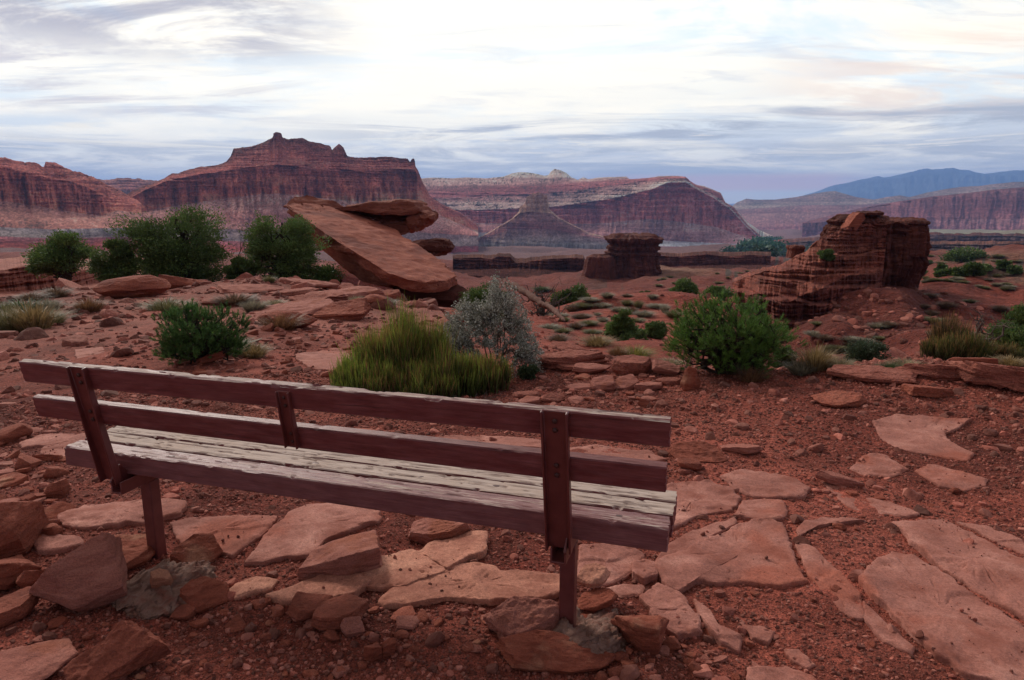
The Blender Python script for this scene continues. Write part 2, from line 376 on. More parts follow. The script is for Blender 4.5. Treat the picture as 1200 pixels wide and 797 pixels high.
# ------------------------------------------------------------------ lofted cliffs: each row traced as (x, y) pixels at its own distance
def cur(p, xs):
    if isinstance(p, (int, float)): return np.full(xs.shape, float(p))
    a = np.array(p, float); return np.interp(xs, a[:, 0], a[:, 1])
def loft(name, x0, x1, rows, step=.7, seed=0, mat=None, back=.25, scale=1.0, lat=1.0, crest=1.0, ter=None, tint_=(1, 1, 1)):
    """rows: dicts y (curve px->py), r (curve px->distance), n (rows to the next), c (colour), rib, gul, led (displacement in metres), st streak, gr scrub"""
    xs = np.arange(x0, x1 + step, step); nc = len(xs); pass
    az = azim(xs, 270)
    yy = [cur(q['y'], xs) for q in rows]; rs = [cur(q['r'], xs) for q in rows]
    Rr = []; Zz = []; Cc = []; Am = []; Kk = []
    for k in range(len(rows) - 1):
        a, b = rows[k], rows[k + 1]; n = a['n']
        za = CAMH + rs[k] * slope(xs, yy[k]); zb = CAMH + rs[k + 1] * slope(xs, yy[k + 1])
        for i in range(n + (k == len(rows) - 2)):
            t = i / n
            ht = a.get('pow', 1.0)
            Rr.append(rs[k] + (rs[k + 1] - rs[k]) * t); Zz.append(za + (zb - za) * t ** ht)
            ca = np.array(a['c']); cb = np.array(a.get('c2', a['c']))
            tw = t
            Cc.append(ca[None] * (1 - tw) + cb[None] * tw + np.zeros((nc, 1)))
            edge = 1.0
            if k == len(rows) - 2 and t > .9: edge = .35
            Am.append([lerp(a.get(q, 0), b.get(q, a.get(q, 0)), t) * edge for q in ('rib', 'gul', 'led')] + [a.get('st', 0), a.get('gr', 0), a.get('str', .3), lerp(a.get('ter', 0), b.get('ter', a.get('ter', 0)), t) * edge])
    Rr = np.array(Rr); Zz = np.array(Zz); Cc = np.array(Cc); Am = np.array(Am)
    TER = ter
    S = az[None] * np.mean(Rr) * np.ones((len(Rr), 1))
    L = scale
    w = np.maximum(np.sin(np.pi * np.clip((xs - x0) / (x1 - x0), 0, 1)), 0) ** .15
    rib = np.abs(fbm2(S / (22 * L), Zz / (160 * L), 5, seed + 1, .6)) * 2.2 - .5
    rib2 = fbm2(S / (5.5 * L), Zz / (45 * L), 4, seed + 2, .6)
    gul = np.abs(fbm2(S / (45 * L) + Zz / (300 * L), Zz / (140 * L), 5, seed + 3, .55)) * 2.4 - .6
    led = fbm2(S / (260 * L), Zz / (5.0 * L), 5, seed + 4, .75) + .5 * noise2(S / (30 * L), Zz / (2.2 * L), seed + 5)
    D = Am[:, 0:1] * (rib + .6 * rib2) + Am[:, 1:2] * gul + Am[:, 2:3] * led
    if TER:
        hgt, amp_ = TER
        for hh, aa, sd_ in ((hgt, amp_, 0), (hgt * .37, amp_ * .45, 3)):
            ph = Zz / hh + 1.1 * fbm2(S / (14 * hh), Zz / (9 * hh), 4, seed + 20 + sd_, .6) + S / (60 * hh)
            fr_ = ph - np.floor(ph); saw = -(fr_ ** .7) + sstep(.86, 1.0, fr_)
            msk = np.clip(.55 + 1.2 * fbm2(S / (5 * hh), Zz / (3 * hh), 3, seed + 30 + sd_), .05, 1.1)
            D = D + Am[:, 6:7] * aa * (saw + .5) * msk
    Rr2 = Rr + D
    # ragged crest
    nr = len(Rr); top = sstep(.80, 1.0, np.linspace(0, 1, nr))[:, None]
    cz = fbm2(S / (9 * L), S * 0 + 3, 4, seed + 6, .65)
    Zz = Zz + crest * top * cz * .9 * L * 3.2
    # colour variation
    stn = fbm2(S / (16 * L), Zz / (60 * L), 5, seed + 7, .62); stl = fbm2(S / (300 * L), Zz / (3.4 * L), 4, seed + 8, .75)
    big = fbm2(S / (70 * L), Zz / (50 * L), 4, seed + 9)
    Cc = Cc * (1 + (Am[:, 3:4] * stn * 1.6)[..., None]) * (1 + (Am[:, 5:6] * stl * 1.4)[..., None]) * (1 + .45 * big[..., None])
    gs = noise2(S / (1.9 * L), Zz / (1.2 * L), seed + 10) * .75 + fbm2(S / (30 * L), Zz / (9 * L), 3, seed + 12) * .6
    spk = noise2(S / (1.15 * L), Zz / (.9 * L), seed + 41) * .28 + noise2(S / (2.6 * L), Zz / (1.6 * L), seed + 42) * .22 + np.clip(noise2(S / (3.1 * L), Zz / (1.1 * L), seed + 43) - .45, 0, 1) * 1.1
    bnd = fbm2(S / (500 * L), Zz / (15 * L), 3, seed + 44, .6) * .55
    Cc = Cc * (1 + spk[..., None]) * (1 + bnd[..., None] * np.array([.7, 1.0, .95])) * np.array(tint_)
    g = (sstep(.38, .5, gs) * np.minimum(Am[:, 4:5], 1))[..., None]
    Cc = lerp(Cc, C(.035, .045, .035), g * .85)
    ap = (slope(xs, 270))
    Xw = Rr2 * np.sin(az)[None]; Yw = Rr2 * np.cos(az)[None]
    # thickness: carry the top back and drop it behind
    bk = []
    zb = Zz[0]; rt = Rr2[-1]; zt = Zz[-1]; dep = back * (rt)
    for q, dz in ((.25, .02), (.6, .08), (1., .35), (1.02, 1.2)):
        bk.append((rt + dep * q, zt - (zt - zb) * dz))
    for r2, z2 in bk:
        Xw = np.vstack([Xw, r2 * np.sin(az)]); Yw = np.vstack([Yw, r2 * np.cos(az)]); Zz = np.vstack([Zz, z2]); Cc = np.concatenate([Cc, Cc[-1:]], 0)
    # skirt below the foot
    Xw = np.vstack([Xw[:1], Xw]); Yw = np.vstack([Yw[:1], Yw]); Zz = np.vstack([Zz[:1] - 30 * L, Zz]); Cc = np.concatenate([Cc[:1], Cc], 0)
    o = mesh(name, np.stack([Xw, Yw, Zz], -1).reshape(-1, 3), grid_faces(*Xw.shape), mat or M['far'], colr=np.clip(Cc, .008, .62).reshape(-1, 3))
    return o
cW = (.38, .135, .085); cWd = (.30, .10, .075); cTop = (.27, .105, .08); cTal = (.27, .145, .115); cTalp = (.21, .10, .095)
cGrn = (.15, .13, .12); cMoe = (.20, .052, .045); cFlat = (.28, .095, .075); cNav = (.42, .35, .28); cPur = (.17, .07, .08)
# gap plateau behind the saddle between the two near mesas
tag(loft('distant_mesa', 90, 215, [
  dict(y=262, r=2400, n=20, c=cTalp, gul=30, led=6, gr=.6),
  dict(y=[(90, 225), (150, 222), (215, 226)], r=2500, n=24, c=cWd, c2=cTop, rib=14, led=10, st=.3, gr=.5),
  dict(y=[(90, 208), (130, 211), (148, 209), (175, 210), (200, 213), (215, 214)], r=2600, n=1, c=cNav, rib=6)], seed=300, scale=1.6),
  'low reddish mesa filling the gap between the two nearest cliffs', kind='structure')
# left mesa
tag(loft('mesa', -330, 168, [
  dict(y=[(-330, 305), (0, 299), (60, 301), (168, 303)], r=[(-330, 760), (0, 840), (168, 960)], n=16, c=cFlat, c2=cMoe, gul=10),
  dict(y=[(-330, 292), (0, 286), (60, 286), (110, 285), (168, 283)], r=[(-330, 790), (0, 880), (168, 1000)], n=16, c=cMoe, c2=cPur, gul=12, led=3, str=.5),
  dict(y=[(-330, 280), (0, 277), (60, 279), (168, 277)], r=[(-330, 820), (0, 905), (168, 1015)], n=14, c=cGrn, c2=(.15, .14, .14), gul=12, led=2),
  dict(y=[(-330, 262), (0, 266), (60, 268), (168, 266)], r=[(-330, 850), (0, 935), (168, 1035)], n=40, c=(.24, .11, .085), c2=cTal, gul=26, led=3, gr=.6, str=.15),
  dict(y=[(-330, 215), (-50, 230), (0, 234), (30, 238), (60, 243), (100, 250), (120, 252), (140, 246), (168, 250)], r=[(-330, 1010), (0, 1060), (100, 1120), (168, 1160)], n=60, c=cW, c2=cWd, rib=22, gul=12, led=1.5, st=.18, str=.12, ter=.35),
  dict(y=[(-330, 160), (-50, 186), (0, 195), (30, 199), (60, 207), (90, 212), (110, 220), (130, 231), (168, 240)], r=[(-330, 1040), (0, 1085), (100, 1150), (168, 1200)], n=26, c=cWd, c2=cTop, rib=9, led=3, gr=.5, str=.15, ter=.6),
  dict(y=[(-330, 150), (-60, 171), (0, 181), (20, 186), (35, 188), (50, 191), (61, 195), (64, 189), (76, 191), (95, 200), (110, 206), (121, 210), (132, 217), (145, 222), (155, 228), (168, 236)], r=[(-330, 1090), (0, 1140), (100, 1200), (168, 1240)], n=1, c=cTop, led=4)], seed=10, ter=(11, 14), tint_=(1.9, 1.55, 1.55)),
  'dark red cliff mesa rising at the left edge of the view', kind='structure')
# central mesa
tag(loft('mesa', 146, 560, [
  dict(y=[(146, 306), (560, 308)], r=[(146, 960), (400, 1000), (560, 1250)], n=14, c=cFlat, c2=cMoe, gul=10),
  dict(y=[(146, 286), (560, 300)], r=[(146, 1000), (400, 1050), (560, 1290)], n=14, c=cMoe, c2=cPur, gul=12, led=3),
  dict(y=[(146, 274), (300, 284), (500, 288), (560, 288)], r=[(146, 1030), (400, 1090), (500, 1180), (560, 1330)], n=14, c=cGrn, c2=(.16, .13, .13), gul=14, led=2),
  dict(y=[(146, 262), (300, 270), (500, 272), (560, 276)], r=[(146, 1060), (400, 1120), (500, 1230), (560, 1370)], n=50, c=(.21, .11, .10), c2=(.30, .17, .14), gul=30, led=3, gr=.5, str=.15),
  dict(y=[(146, 250), (170, 248), (200, 242), (240, 236), (300, 228), (330, 226), (380, 232), (430, 237), (470, 240), (495, 246), (512, 250), (560, 272)], r=[(146, 1230), (250, 1230), (330, 1200), (420, 1230), (490, 1290), (520, 1500), (560, 1700)], n=70, c=cW, c2=(.165, .058, .045), rib=24, gul=14, led=1.5, st=.18, str=.12, ter=.35),
  dict(y=[(146, 238), (170, 225), (200, 212), (240, 204), (270, 200), (300, 195), (330, 193), (360, 196), (400, 199), (440, 200), (470, 198), (488, 199), (496, 214), (504, 232), (520, 242), (540, 250), (560, 266)], r=[(146, 1260), (250, 1265), (330, 1240), (420, 1265), (490, 1310), (520, 1540), (560, 1750)], n=50, c=cWd, c2=(.13, .058, .045), rib=6, led=3, gr=.55, str=.15, ter=.6),
  dict(y=[(146, 232), (160, 224), (172, 219), (185, 215), (200, 208), (208, 203), (216, 203), (228, 199), (240, 196), (262, 193), (272, 189), (277, 183), (281, 175), (290, 173), (300, 172), (308, 170), (318, 166), (324, 163), (327, 161), (328, 157), (331, 155), (337, 156), (338, 161), (345, 163), (360, 162), (370, 166), (380, 168), (392, 171), (394, 176), (398, 172), (402, 169), (407, 173), (411, 183), (420, 185), (440, 184), (462, 184), (480, 186), (483, 190), (485, 186), (488, 186), (489, 195), (492, 200), (496, 212), (505, 230), (520, 240), (540, 249), (560, 265)], r=[(146, 1300), (250, 1320), (330, 1320), (420, 1310), (490, 1330), (520, 1560), (560, 1790)], n=1, c=cTop, led=3)], seed=40, crest=.45, ter=(11, 15), tint_=(1.9, 1.55, 1.55)),
  'tall domed red sandstone mesa left of centre with a small knob on its summit', kind='structure')
# back range
tag(loft('cliff_range', 480, 905, [
  dict(y=[(480, 304), (700, 303), (860, 299), (905, 296)], r=[(480, 1900), (800, 1950), (905, 2100)], n=14, c=(.21, .095, .08), c2=cFlat, gul=14),
  dict(y=[(480, 298), (600, 297), (700, 297), (860, 293), (905, 294)], r=[(480, 1930), (800, 1980), (905, 2120)], n=16, c=cMoe, c2=cPur, gul=16, led=4, str=.5),
  dict(y=[(480, 288), (560, 286), (700, 287), (800, 289), (870, 289), (905, 293)], r=[(480, 1980), (800, 2040), (905, 2130)], n=18, c=(.30, .33, .32), c2=(.24, .21, .21), gul=18, led=2, str=.2),
  dict(y=[(480, 273), (560, 272), (620, 273), (700, 277), (800, 283), (870, 286), (905, 292)], r=[(480, 2050), (800, 2100), (905, 2140)], n=34, c=(.24, .115, .105), c2=(.30, .18, .155), gul=26, led=6, gr=.25, str=.45),
  dict(y=[(480, 262), (560, 261), (640, 262), (700, 262), (760, 256), (800, 260), (840, 266), (870, 276), (905, 291)], r=[(480, 2200), (700, 2180), (800, 2130), (870, 2300), (905, 2400)], n=44, c=(.38, .12, .095), c2=(.28, .09, .08), rib=26, gul=14, led=2, st=.18, str=.12, ter=.3),
  dict(y=[(480, 246), (560, 246), (640, 243), (680, 238), (720, 232), (760, 222), (780, 214), (800, 213), (815, 222), (835, 232), (855, 246), (875, 266), (905, 290)], r=[(480, 2240), (700, 2220), (800, 2170), (870, 2340), (905, 2440)], n=20, c=(.36, .28, .23), c2=(.19, .085, .075), rib=4, led=6, gr=1.0, str=.6, ter=1),
  dict(y=[(480, 232), (560, 230), (640, 226), (680, 222), (720, 216), (760, 211), (780, 209), (800, 208.5), (812, 218), (835, 228), (855, 243), (875, 264), (905, 289)], r=[(480, 2420), (700, 2400), (800, 2230), (870, 2370), (905, 2460)], n=14, c=(.22, .075, .068), c2=(.24, .10, .085), rib=4, led=12, gr=.7, str=.5),
  dict(y=[(480, 222), (560, 221), (640, 217), (680, 214), (720, 211), (760, 208.5), (780, 207), (800, 207), (806, 212), (812, 216), (822, 219), (835, 224), (842, 227), (848, 238), (858, 243), (875, 263), (905, 288)], r=[(480, 2520), (700, 2500), (800, 2290), (870, 2400), (905, 2480)], n=12, c=(.24, .12, .10), c2=(.38, .31, .25), rib=3, led=8, gr=.9, str=.3),
  dict(y=[(480, 214), (495, 209), (510, 208), (530, 209), (550, 208), (570, 209), (590, 207), (600, 203), (610, 201.5), (625, 203), (637, 206), (642, 205), (645, 201), (649, 198), (656, 199.5), (663, 203), (669, 208), (676, 211), (682, 207.5), (688, 210), (700, 208), (720, 207.5), (732, 207), (738, 211.5), (752, 209.5), (770, 206.5), (785, 206), (797, 206.5), (803, 210), (806, 213), (815, 217), (822, 218), (835, 223), (842, 226), (848, 237), (858, 242), (875, 262), (905, 287)], r=[(480, 2700), (700, 2680), (800, 2330), (870, 2420), (905, 2500)], n=1, c=cNav, led=2)], seed=80, scale=1.5, crest=.22, ter=(16, 30), tint_=(1.6, 1.45, 1.5)),
  'long banded purple red cliff range with pale domes along its crest', kind='structure')
# pale castle on its talus cone in front of the range
def cone(xc, top, x0, x1, foot):
    return [(x0, foot), (xc - 20, top + 4), (xc, top), (xc + 20, top + 5), (x1, foot)]
tag(loft('castle_butte', 545, 760, [
  dict(y=[(545, 289), (610, 286), (690, 287), (760, 290)], r=[(545, 1760), (610, 1660), (650, 1650), (760, 1760)], n=22, c=(.27, .22, .205), c2=(.27, .14, .13), gul=16, led=3, str=.1, gr=0),
  dict(y=[(545, 288.5), (575, 276), (600, 268), (645, 268), (690, 277), (760, 289.5)], r=[(545, 1761), (610, 1700), (650, 1690), (760, 1761)], n=30, c=(.26, .10, .10), c2=(.30, .15, .13), gul=12, led=3, str=.2),
  dict(y=[(545, 288), (575, 272), (600, 257), (609, 250), (620, 248), (645, 249), (655, 256), (690, 274), (760, 289)], r=[(545, 1762), (609, 1725), (645, 1725), (760, 1762)], n=34, c=(.42, .23, .16), c2=(.46, .28, .21), rib=7, led=2, st=.4),
  dict(y=[(545, 287.5), (575, 271), (600, 256), (608, 248), (610, 241), (614, 240), (617, 231), (621, 229), (624, 226), (627, 227), (631, 225), (636, 227), (641, 228), (643, 244), (647, 248), (655, 255), (690, 273), (760, 288.5)], r=[(545, 1763), (609, 1745), (645, 1745), (760, 1763)], n=1, c=cNav)], seed=120, scale=1.0, back=.02, crest=.3),
  'small pale castle shaped butte standing on a banded cone of talus', 'butte')
# right hills
tag(loft('hills', 850, 1560, [
  dict(y=[(850, 288), (1000, 284), (1100, 281), (1560, 280)], r=3300, n=16, c=(.17, .12, .11), c2=cPur, gul=20, led=4),
  dict(y=[(850, 268), (940, 264), (1000, 262), (1080, 262), (1200, 262), (1560, 262)], r=3600, n=22, c=(.18, .085, .085), c2=(.22, .13, .12), gul=50, led=5, str=.3, gr=.3),
  dict(y=[(850, 252), (940, 248), (1000, 244), (1080, 250), (1200, 245), (1560, 240)], r=4100, n=26, c=(.17, .085, .08), c2=(.19, .11, .10), gul=50, led=10, str=.35, gr=.5),
  dict(y=[(850, 246), (900, 243), (940, 240), (1000, 240), (1060, 236), (1120, 228), (1200, 222), (1560, 214)], r=4800, n=22, c=(.24, .20, .165), c2=(.26, .215, .18), gul=40, led=8, str=.4, gr=.6),
  dict(y=[(850, 246), (862, 237), (872, 233), (885, 234), (905, 234), (930, 231), (950, 227), (965, 224.5), (975, 224), (985, 227), (1000, 231), (1020, 234), (1035, 231), (1050, 229), (1062, 231), (1080, 226), (1100, 222), (1120, 219), (1140, 218), (1165, 215), (1180, 213.5), (1200, 213), (1560, 200)], r=5400, n=1, c=cNav)], seed=160, scale=3.0, crest=.15, back=.3, tint_=(1.15, 1, 1)),
  'tan and purple hills receding on the right side of the valley', kind='structure')
tag(loft('hills', 940, 1560, [
  dict(y=[(940, 286), (1000, 284), (1560, 283)], r=[(940, 2890), (1560, 2600)], n=26, c=cPur, c2=(.22, .12, .11), gul=14, gr=.3),
  dict(y=[(940, 261.5), (1000, 259), (1080, 257), (1200, 256), (1560, 255)], r=2950, n=40, c=(.16, .07, .065), c2=(.19, .09, .08), gul=40, rib=16, led=5, str=.3, st=.2),
  dict(y=[(940, 261), (980, 250), (1010, 243), (1050, 236), (1090, 230), (1130, 226), (1160, 222), (1200, 219), (1560, 205)], r=3200, n=1, c=cTop, led=5)], seed=190, scale=2.0, crest=.2, back=.1, tint_=(1.2, 1, 1.1)),
  'dark red sloping mesa on the right behind the ledgy outcrop', kind='structure')
# far blue mountains and the plain before them
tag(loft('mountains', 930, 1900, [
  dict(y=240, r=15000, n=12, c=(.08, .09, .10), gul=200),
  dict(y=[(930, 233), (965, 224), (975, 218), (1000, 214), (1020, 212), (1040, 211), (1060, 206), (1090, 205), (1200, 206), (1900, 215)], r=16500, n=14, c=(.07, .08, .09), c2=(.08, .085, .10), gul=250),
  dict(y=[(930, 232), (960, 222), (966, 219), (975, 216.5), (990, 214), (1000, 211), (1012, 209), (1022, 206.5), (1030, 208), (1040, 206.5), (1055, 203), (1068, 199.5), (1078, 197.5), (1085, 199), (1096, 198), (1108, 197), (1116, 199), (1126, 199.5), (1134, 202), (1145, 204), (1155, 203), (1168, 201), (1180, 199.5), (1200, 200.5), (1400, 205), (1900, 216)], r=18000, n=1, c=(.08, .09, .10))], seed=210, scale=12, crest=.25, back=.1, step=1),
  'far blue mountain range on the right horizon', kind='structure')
# ------------------------------------------------------------------ nearer cliff bands of dark red rock
def band(label, x0, x1, rc, foot, top, cap, seed, L=.16, back=.12, mat=None, cat='cliff', nm='cliff', cc=None, cr=1.0):
    c1, c2 = cc or ((.12, .036, .026), (.16, .048, .034))
    a = np.array(cap, float)
    crest = [(x, y) for x, y in cap]
    edge = [(x, y + .35) for x, y in cap]
    r0 = rc if not isinstance(rc, (int, float)) else [(x0, rc), (x1, rc)]
    rr_ = lambda k: [(x, r * k) for x, r in r0]
    o = loft(nm, x0, x1, [
      dict(y=foot, r=rr_(1.0), n=14, c=(.125, .045, .034), c2=(.13, .045, .033), gul=22 * L, led=2 * L, gr=.15),
      dict(y=top, r=rr_(1.06), n=26, c=c1, c2=c2, rib=14 * L, gul=3 * L, led=6 * L, st=.3, str=.4, ter=1),
      dict(y=crest, r=rr_(1.075), n=8, c=c2, c2=(.17, .07, .05), led=7 * L, rib=4 * L),
      dict(y=[(x, y - .6) for x, y in cap], r=rr_(1.11), n=1, c=(.19, .08, .06), led=2 * L)], seed=seed, scale=L, back=back, mat=mat, crest=cr, step=.6, ter=(5 * L + .25, 7 * L + .3))
    return tag(o, label, cat)
band('dark red rim of low cliffs across the canyon between butte and slab boulder', 530, 712, [(530, 300), (640, 290), (712, 300)],
     [(530, 322), (600, 326), (712, 328)], [(530, 316), (600, 314), (712, 318)],
     [(530, 303), (560, 302), (575, 304), (585, 300), (598, 301), (604, 308), (616, 308), (622, 306), (640, 304), (660, 303), (676, 302), (684, 303), (688, 313), (696, 312), (704, 306), (712, 304)], 401)
band('dark red rim of low cliffs running right from the butte', 755, 905, [(755, 330), (830, 340), (905, 360)],
     [(755, 322), (800, 320), (850, 316), (905, 316)], [(755, 313), (800, 312), (850, 310), (905, 310)],
     [(755, 303), (775, 300), (800, 301), (818, 299), (830, 298), (845, 300), (860, 301), (880, 299), (905, 300)], 421)
band('purple brown ledges along the valley edge behind the outcrop on the right', 1040, 1330, [(1040, 620), (1330, 620)],
     [(1040, 300), (1330, 300)], [(1040, 294), (1330, 293)],
     [(1040, 291), (1100, 286), (1150, 287), (1200, 285), (1330, 284)], 431, L=.5, cc=((.085, .05, .05), (.11, .065, .062)))
band('long pale purple bench in the valley on the right', 870, 1330, [(870, 1150), (1330, 1150)],
     [(870, 296), (1000, 290), (1330, 288)], [(870, 293), (1000, 286), (1330, 284)],
     [(870, 291), (930, 284), (1000, 279), (1100, 276), (1200, 277), (1330, 277)], 441, L=1., cc=((.12, .07, .07), (.16, .11, .10)))
band('dark layered ledge of red rock below the leftmost junipers', -140, 165, [(-140, 34), (0, 36), (60, 38), (165, 46)],
     [(-140, 352), (0, 352), (60, 348), (110, 340), (165, 335)], [(-140, 348), (0, 342), (60, 338), (110, 331), (165, 327)],
     [(-140, 322), (0, 317), (15, 312), (40, 310), (60, 311), (90, 316), (120, 318), (165, 322)], 451, L=.035, back=.3, mat=M['ledge'], cat='rock ledge', nm='rock_ledge')
# ------------------------------------------------------------------ the bench
def mat_wood(name, wear, pa_=(.15, .035, .034), pb_=(.225, .075, .070)):
    t = NT(name)
    tc = t.add('ShaderNodeTexCoord').outputs['Object']; g = t.add('ShaderNodeNewGeometry')
    gr = t.noise(t.mapping(tc, (1.4, 26, 26)), 4, 7, .7, .6); fine = t.noise(t.mapping(tc, (3, 90, 90)), 3, 4, .7)
    blot = t.noise(t.mapping(tc, (4, 14, 14)), 2.2, 5, .6)
    paint = t.mix(t.ramp(blot, [(.35, 0.), (.7, 1.)]), pa_, pb_)
    paint = t.mix(1, paint, t.ramp(gr, [(.3, .72), (.6, 1.1)]), 'MULTIPLY')
    bare = t.ramp(gr, [(.3, (.10, .06, .045)), (.40, (.37, .27, .22)), (.7, (.53, .43, .37))])
    bare = t.mix(t.ramp(t.noise(tc, 5, 4, .6), [(.5, 0.), (.66, .45)]), bare, (.42, .30, .23))
    sx = t.add('ShaderNodeSeparateXYZ'); t.l(g.outputs['True Normal'], sx.inputs[0])
    up = t.ramp(sx.outputs['Z'], [(.55, 0.), (.8, 1.)])
    m = t.math('ADD', t.math('MULTIPLY', gr, .8), t.math('MULTIPLY', blot, .5))
    lo = {'high': .42, 'mid': .60, 'low': .86, 'pink': .66}[wear]
    worn = t.math('MULTIPLY', t.ramp(m, [(lo, 0.), (lo + .13, 1.)]), up)
    chips = t.ramp(t.math('ADD', t.math('MULTIPLY', fine, .5), t.math('MULTIPLY', gr, .6)), [(.80, 0.), (.83, 1.)])
    worn = t.math('MAXIMUM', worn, t.math('MULTIPLY', chips, .35))
    c = t.mix(worn, paint, bare)
    c = t.mix(1, c, t.ramp(fine, [(.3, .75), (.6, 1.08)]), 'MULTIPLY')
    crack = t.ramp(gr, [(.26, 0.), (.38, 1.)])
    b = t.bump(fine, .5, .002); b = t.bump(crack, .8, .004, b)
    return t.done(c, t.ramp(worn, [(0, .5), (1, .85)]), b, .3)
M['wood_top'] = mat_wood('peeling_painted_wood', 'mid'); M['wood_seat'] = mat_wood('worn_bare_wood', 'high'); M['wood_pink'] = mat_wood('peeling_pink_wood', 'pink', (.17, .055, .054), (.25, .10, .095)); M['wood_low'] = mat_wood('mauve_painted_wood', 'low')
def mat_steel():
    t = NT('maroon_painted_steel'); tc = t.add('ShaderNodeTexCoord').outputs['Object']
    n = t.noise(tc, 18, 5, .6); n2 = t.noise(t.mapping(tc, (1, 1, .3)), 60, 4, .7)
    c = t.mix(t.ramp(n, [(.35, 0.), (.7, 1.)]), (.115, .025, .022), (.165, .042, .036))
    c = t.mix(t.ramp(n2, [(.68, 0.), (.75, .7)]), c, (.16, .065, .04))
    return t.done(c, .42, t.bump(n2, .4, .001), .45)
M['steel'] = mat_steel()
def mat_plain(name, c, r=.5, me=0):
    t = NT(name); n = t.noise(posn(t), 200, 2)
    return t.done(t.mix(1, c, t.ramp(n, [(.3, .8), (.7, 1.2)]), 'MULTIPLY'), r, None, .4, None, me)
M['bolt'] = mat_plain('rusty_bolt_steel', (.07, .03, .026), .5, .3)

YAW = -.3037
bench = empty('bench', (-.6953, 2.3767, 0), YAW)
tag(bench, 'weathered maroon painted wooden slat bench on steel posts facing the canyon', 'bench')
HL = 1.24; USTRAP = -.04
def board(name, x0, x1, w, h, mat, seed, org, lean=0., worn=1.0, label=None):
    """board with its rear top edge at org (v, w); width w away from the camera, height h downwards, ends a bit ragged"""
    nx = 420
    xs = np.linspace(x0, x1, nx)
    # cross-section points (v, w) with small chamfers
    e = .004
    pts = []
    def edge(a, b, n):
        for i in range(n): pts.append((a[0] + (b[0] - a[0]) * i / n, a[1] + (b[1] - a[1]) * i / n))
    nw = max(6, int(w / .006)); nh = max(6, int(h / .008))
    edge((e, 0), (w - e, 0), nw); edge((w - e, 0), (w, -e), 1); edge((w, -e), (w, -h + e), nh); edge((w, -h + e), (w - e, -h), 1)
    edge((w - e, -h), (e, -h), nw); edge((e, -h), (0, -h + e), 1); edge((0, -h + e), (0, -e), nh); edge((0, -e), (e, 0), 1)
    P = np.array(pts); k = len(P)
    X, _ = np.meshgrid(xs, P[:, 0], indexing='ij'); V = np.tile(P[:, 0], (nx, 1)); W = np.tile(P[:, 1], (nx, 1))
    g = fbm3(X * 1.6, V * 70 + seed, W * 70, 4, seed, .6)
    topm = (W > -e * 1.1)
    cr = np.clip(np.abs(fbm2(X * 3.0, V * 130 + W * 40, 3, seed + 5)) * 8, 0, 1)
    dn = .0012 * g + fbm2(X * .9, X * 0 + seed, 2, seed) * .0012
    W2 = W + dn - topm * (1 - cr) * .0035 * worn
    nick = np.clip(fbm2(X * 14, V * 40 + W * 40, 3, seed + 9) - .40, 0, 1) * .012 * worn
    near_edge = np.exp(-((V) / .012) ** 2) * np.exp(-(W / .012) ** 2) + np.exp(-((V - w) / .012) ** 2) * np.exp(-(W / .012) ** 2)
    W2 = W2 - nick * near_edge * 3
    V2 = V + .0012 * fbm3(X * 2, V * 60, W * 60, 3, seed + 3)
    X2 = X + (np.abs(X - (x0 + x1) / 2) > (x1 - x0) / 2 - .004) * .003 * noise2(V * 90, W * 90, seed)
    cl, sl = math.cos(lean), math.sin(lean)
    vv = org[0] + V2 * cl - W2 * sl; ww = org[1] + V2 * sl + W2 * cl
    Vt = np.stack([X2, vv, ww], -1).reshape(-1, 3)
    f = grid_faces(nx, k, wrap=True)[:, ::-1]
    c0 = len(Vt)
    # end caps by a centre fan
    Vt = np.vstack([Vt, Vt[:k].mean(0), Vt[-k:].mean(0)])
    j = np.arange(k); j2 = (j + 1) % k
    c1 = np.stack([np.full(k, c0), j, j2], -1); b0 = (nx - 1) * k
    c2 = np.stack([np.full(k, c0 + 1), b0 + j2, b0 + j], -1)
    o = mesh(name, Vt, [f, c1, c2], mat, bench)
    for p in o.data.polygons: pass
    sm = np.ones(len(o.data.polygons), bool); sm[len(f):] = False; o.data.polygons.foreach_set('use_smooth', sm)
    try: o.data.set_sharp_from_angle(angle=R(40))
    except Exception: pass
    if label: o['label'] = label
    return o
board('backrest_board', -HL, HL, .036, .088, M['wood_top'], 3, (-.1337, .8819), .20, label='top back board with its upper edge weathered pale grey')
board('backrest_board', -HL + .007, HL - .007, .036, .088, M['wood_low'], 5, (-.1051, .7306), .20, .4, label='lower back board still covered in mauve paint')
board('seat_board', -HL + .01, HL, .092, .083, M['wood_pink'], 7, (0, .4896), 0, label='rear seat board with pinkish paint peeling from its top')
board('seat_board', -HL + .002, HL + .006, .092, .083, M['wood_seat'], 9, (.105, .4896), 0, 1.4, label='middle seat board worn to bare cream wood')
board('seat_board', -HL, HL + .006, .092, .083, M['wood_seat'], 11, (.210, .4890), 0, 1.4, label='front seat board worn to grey wood')

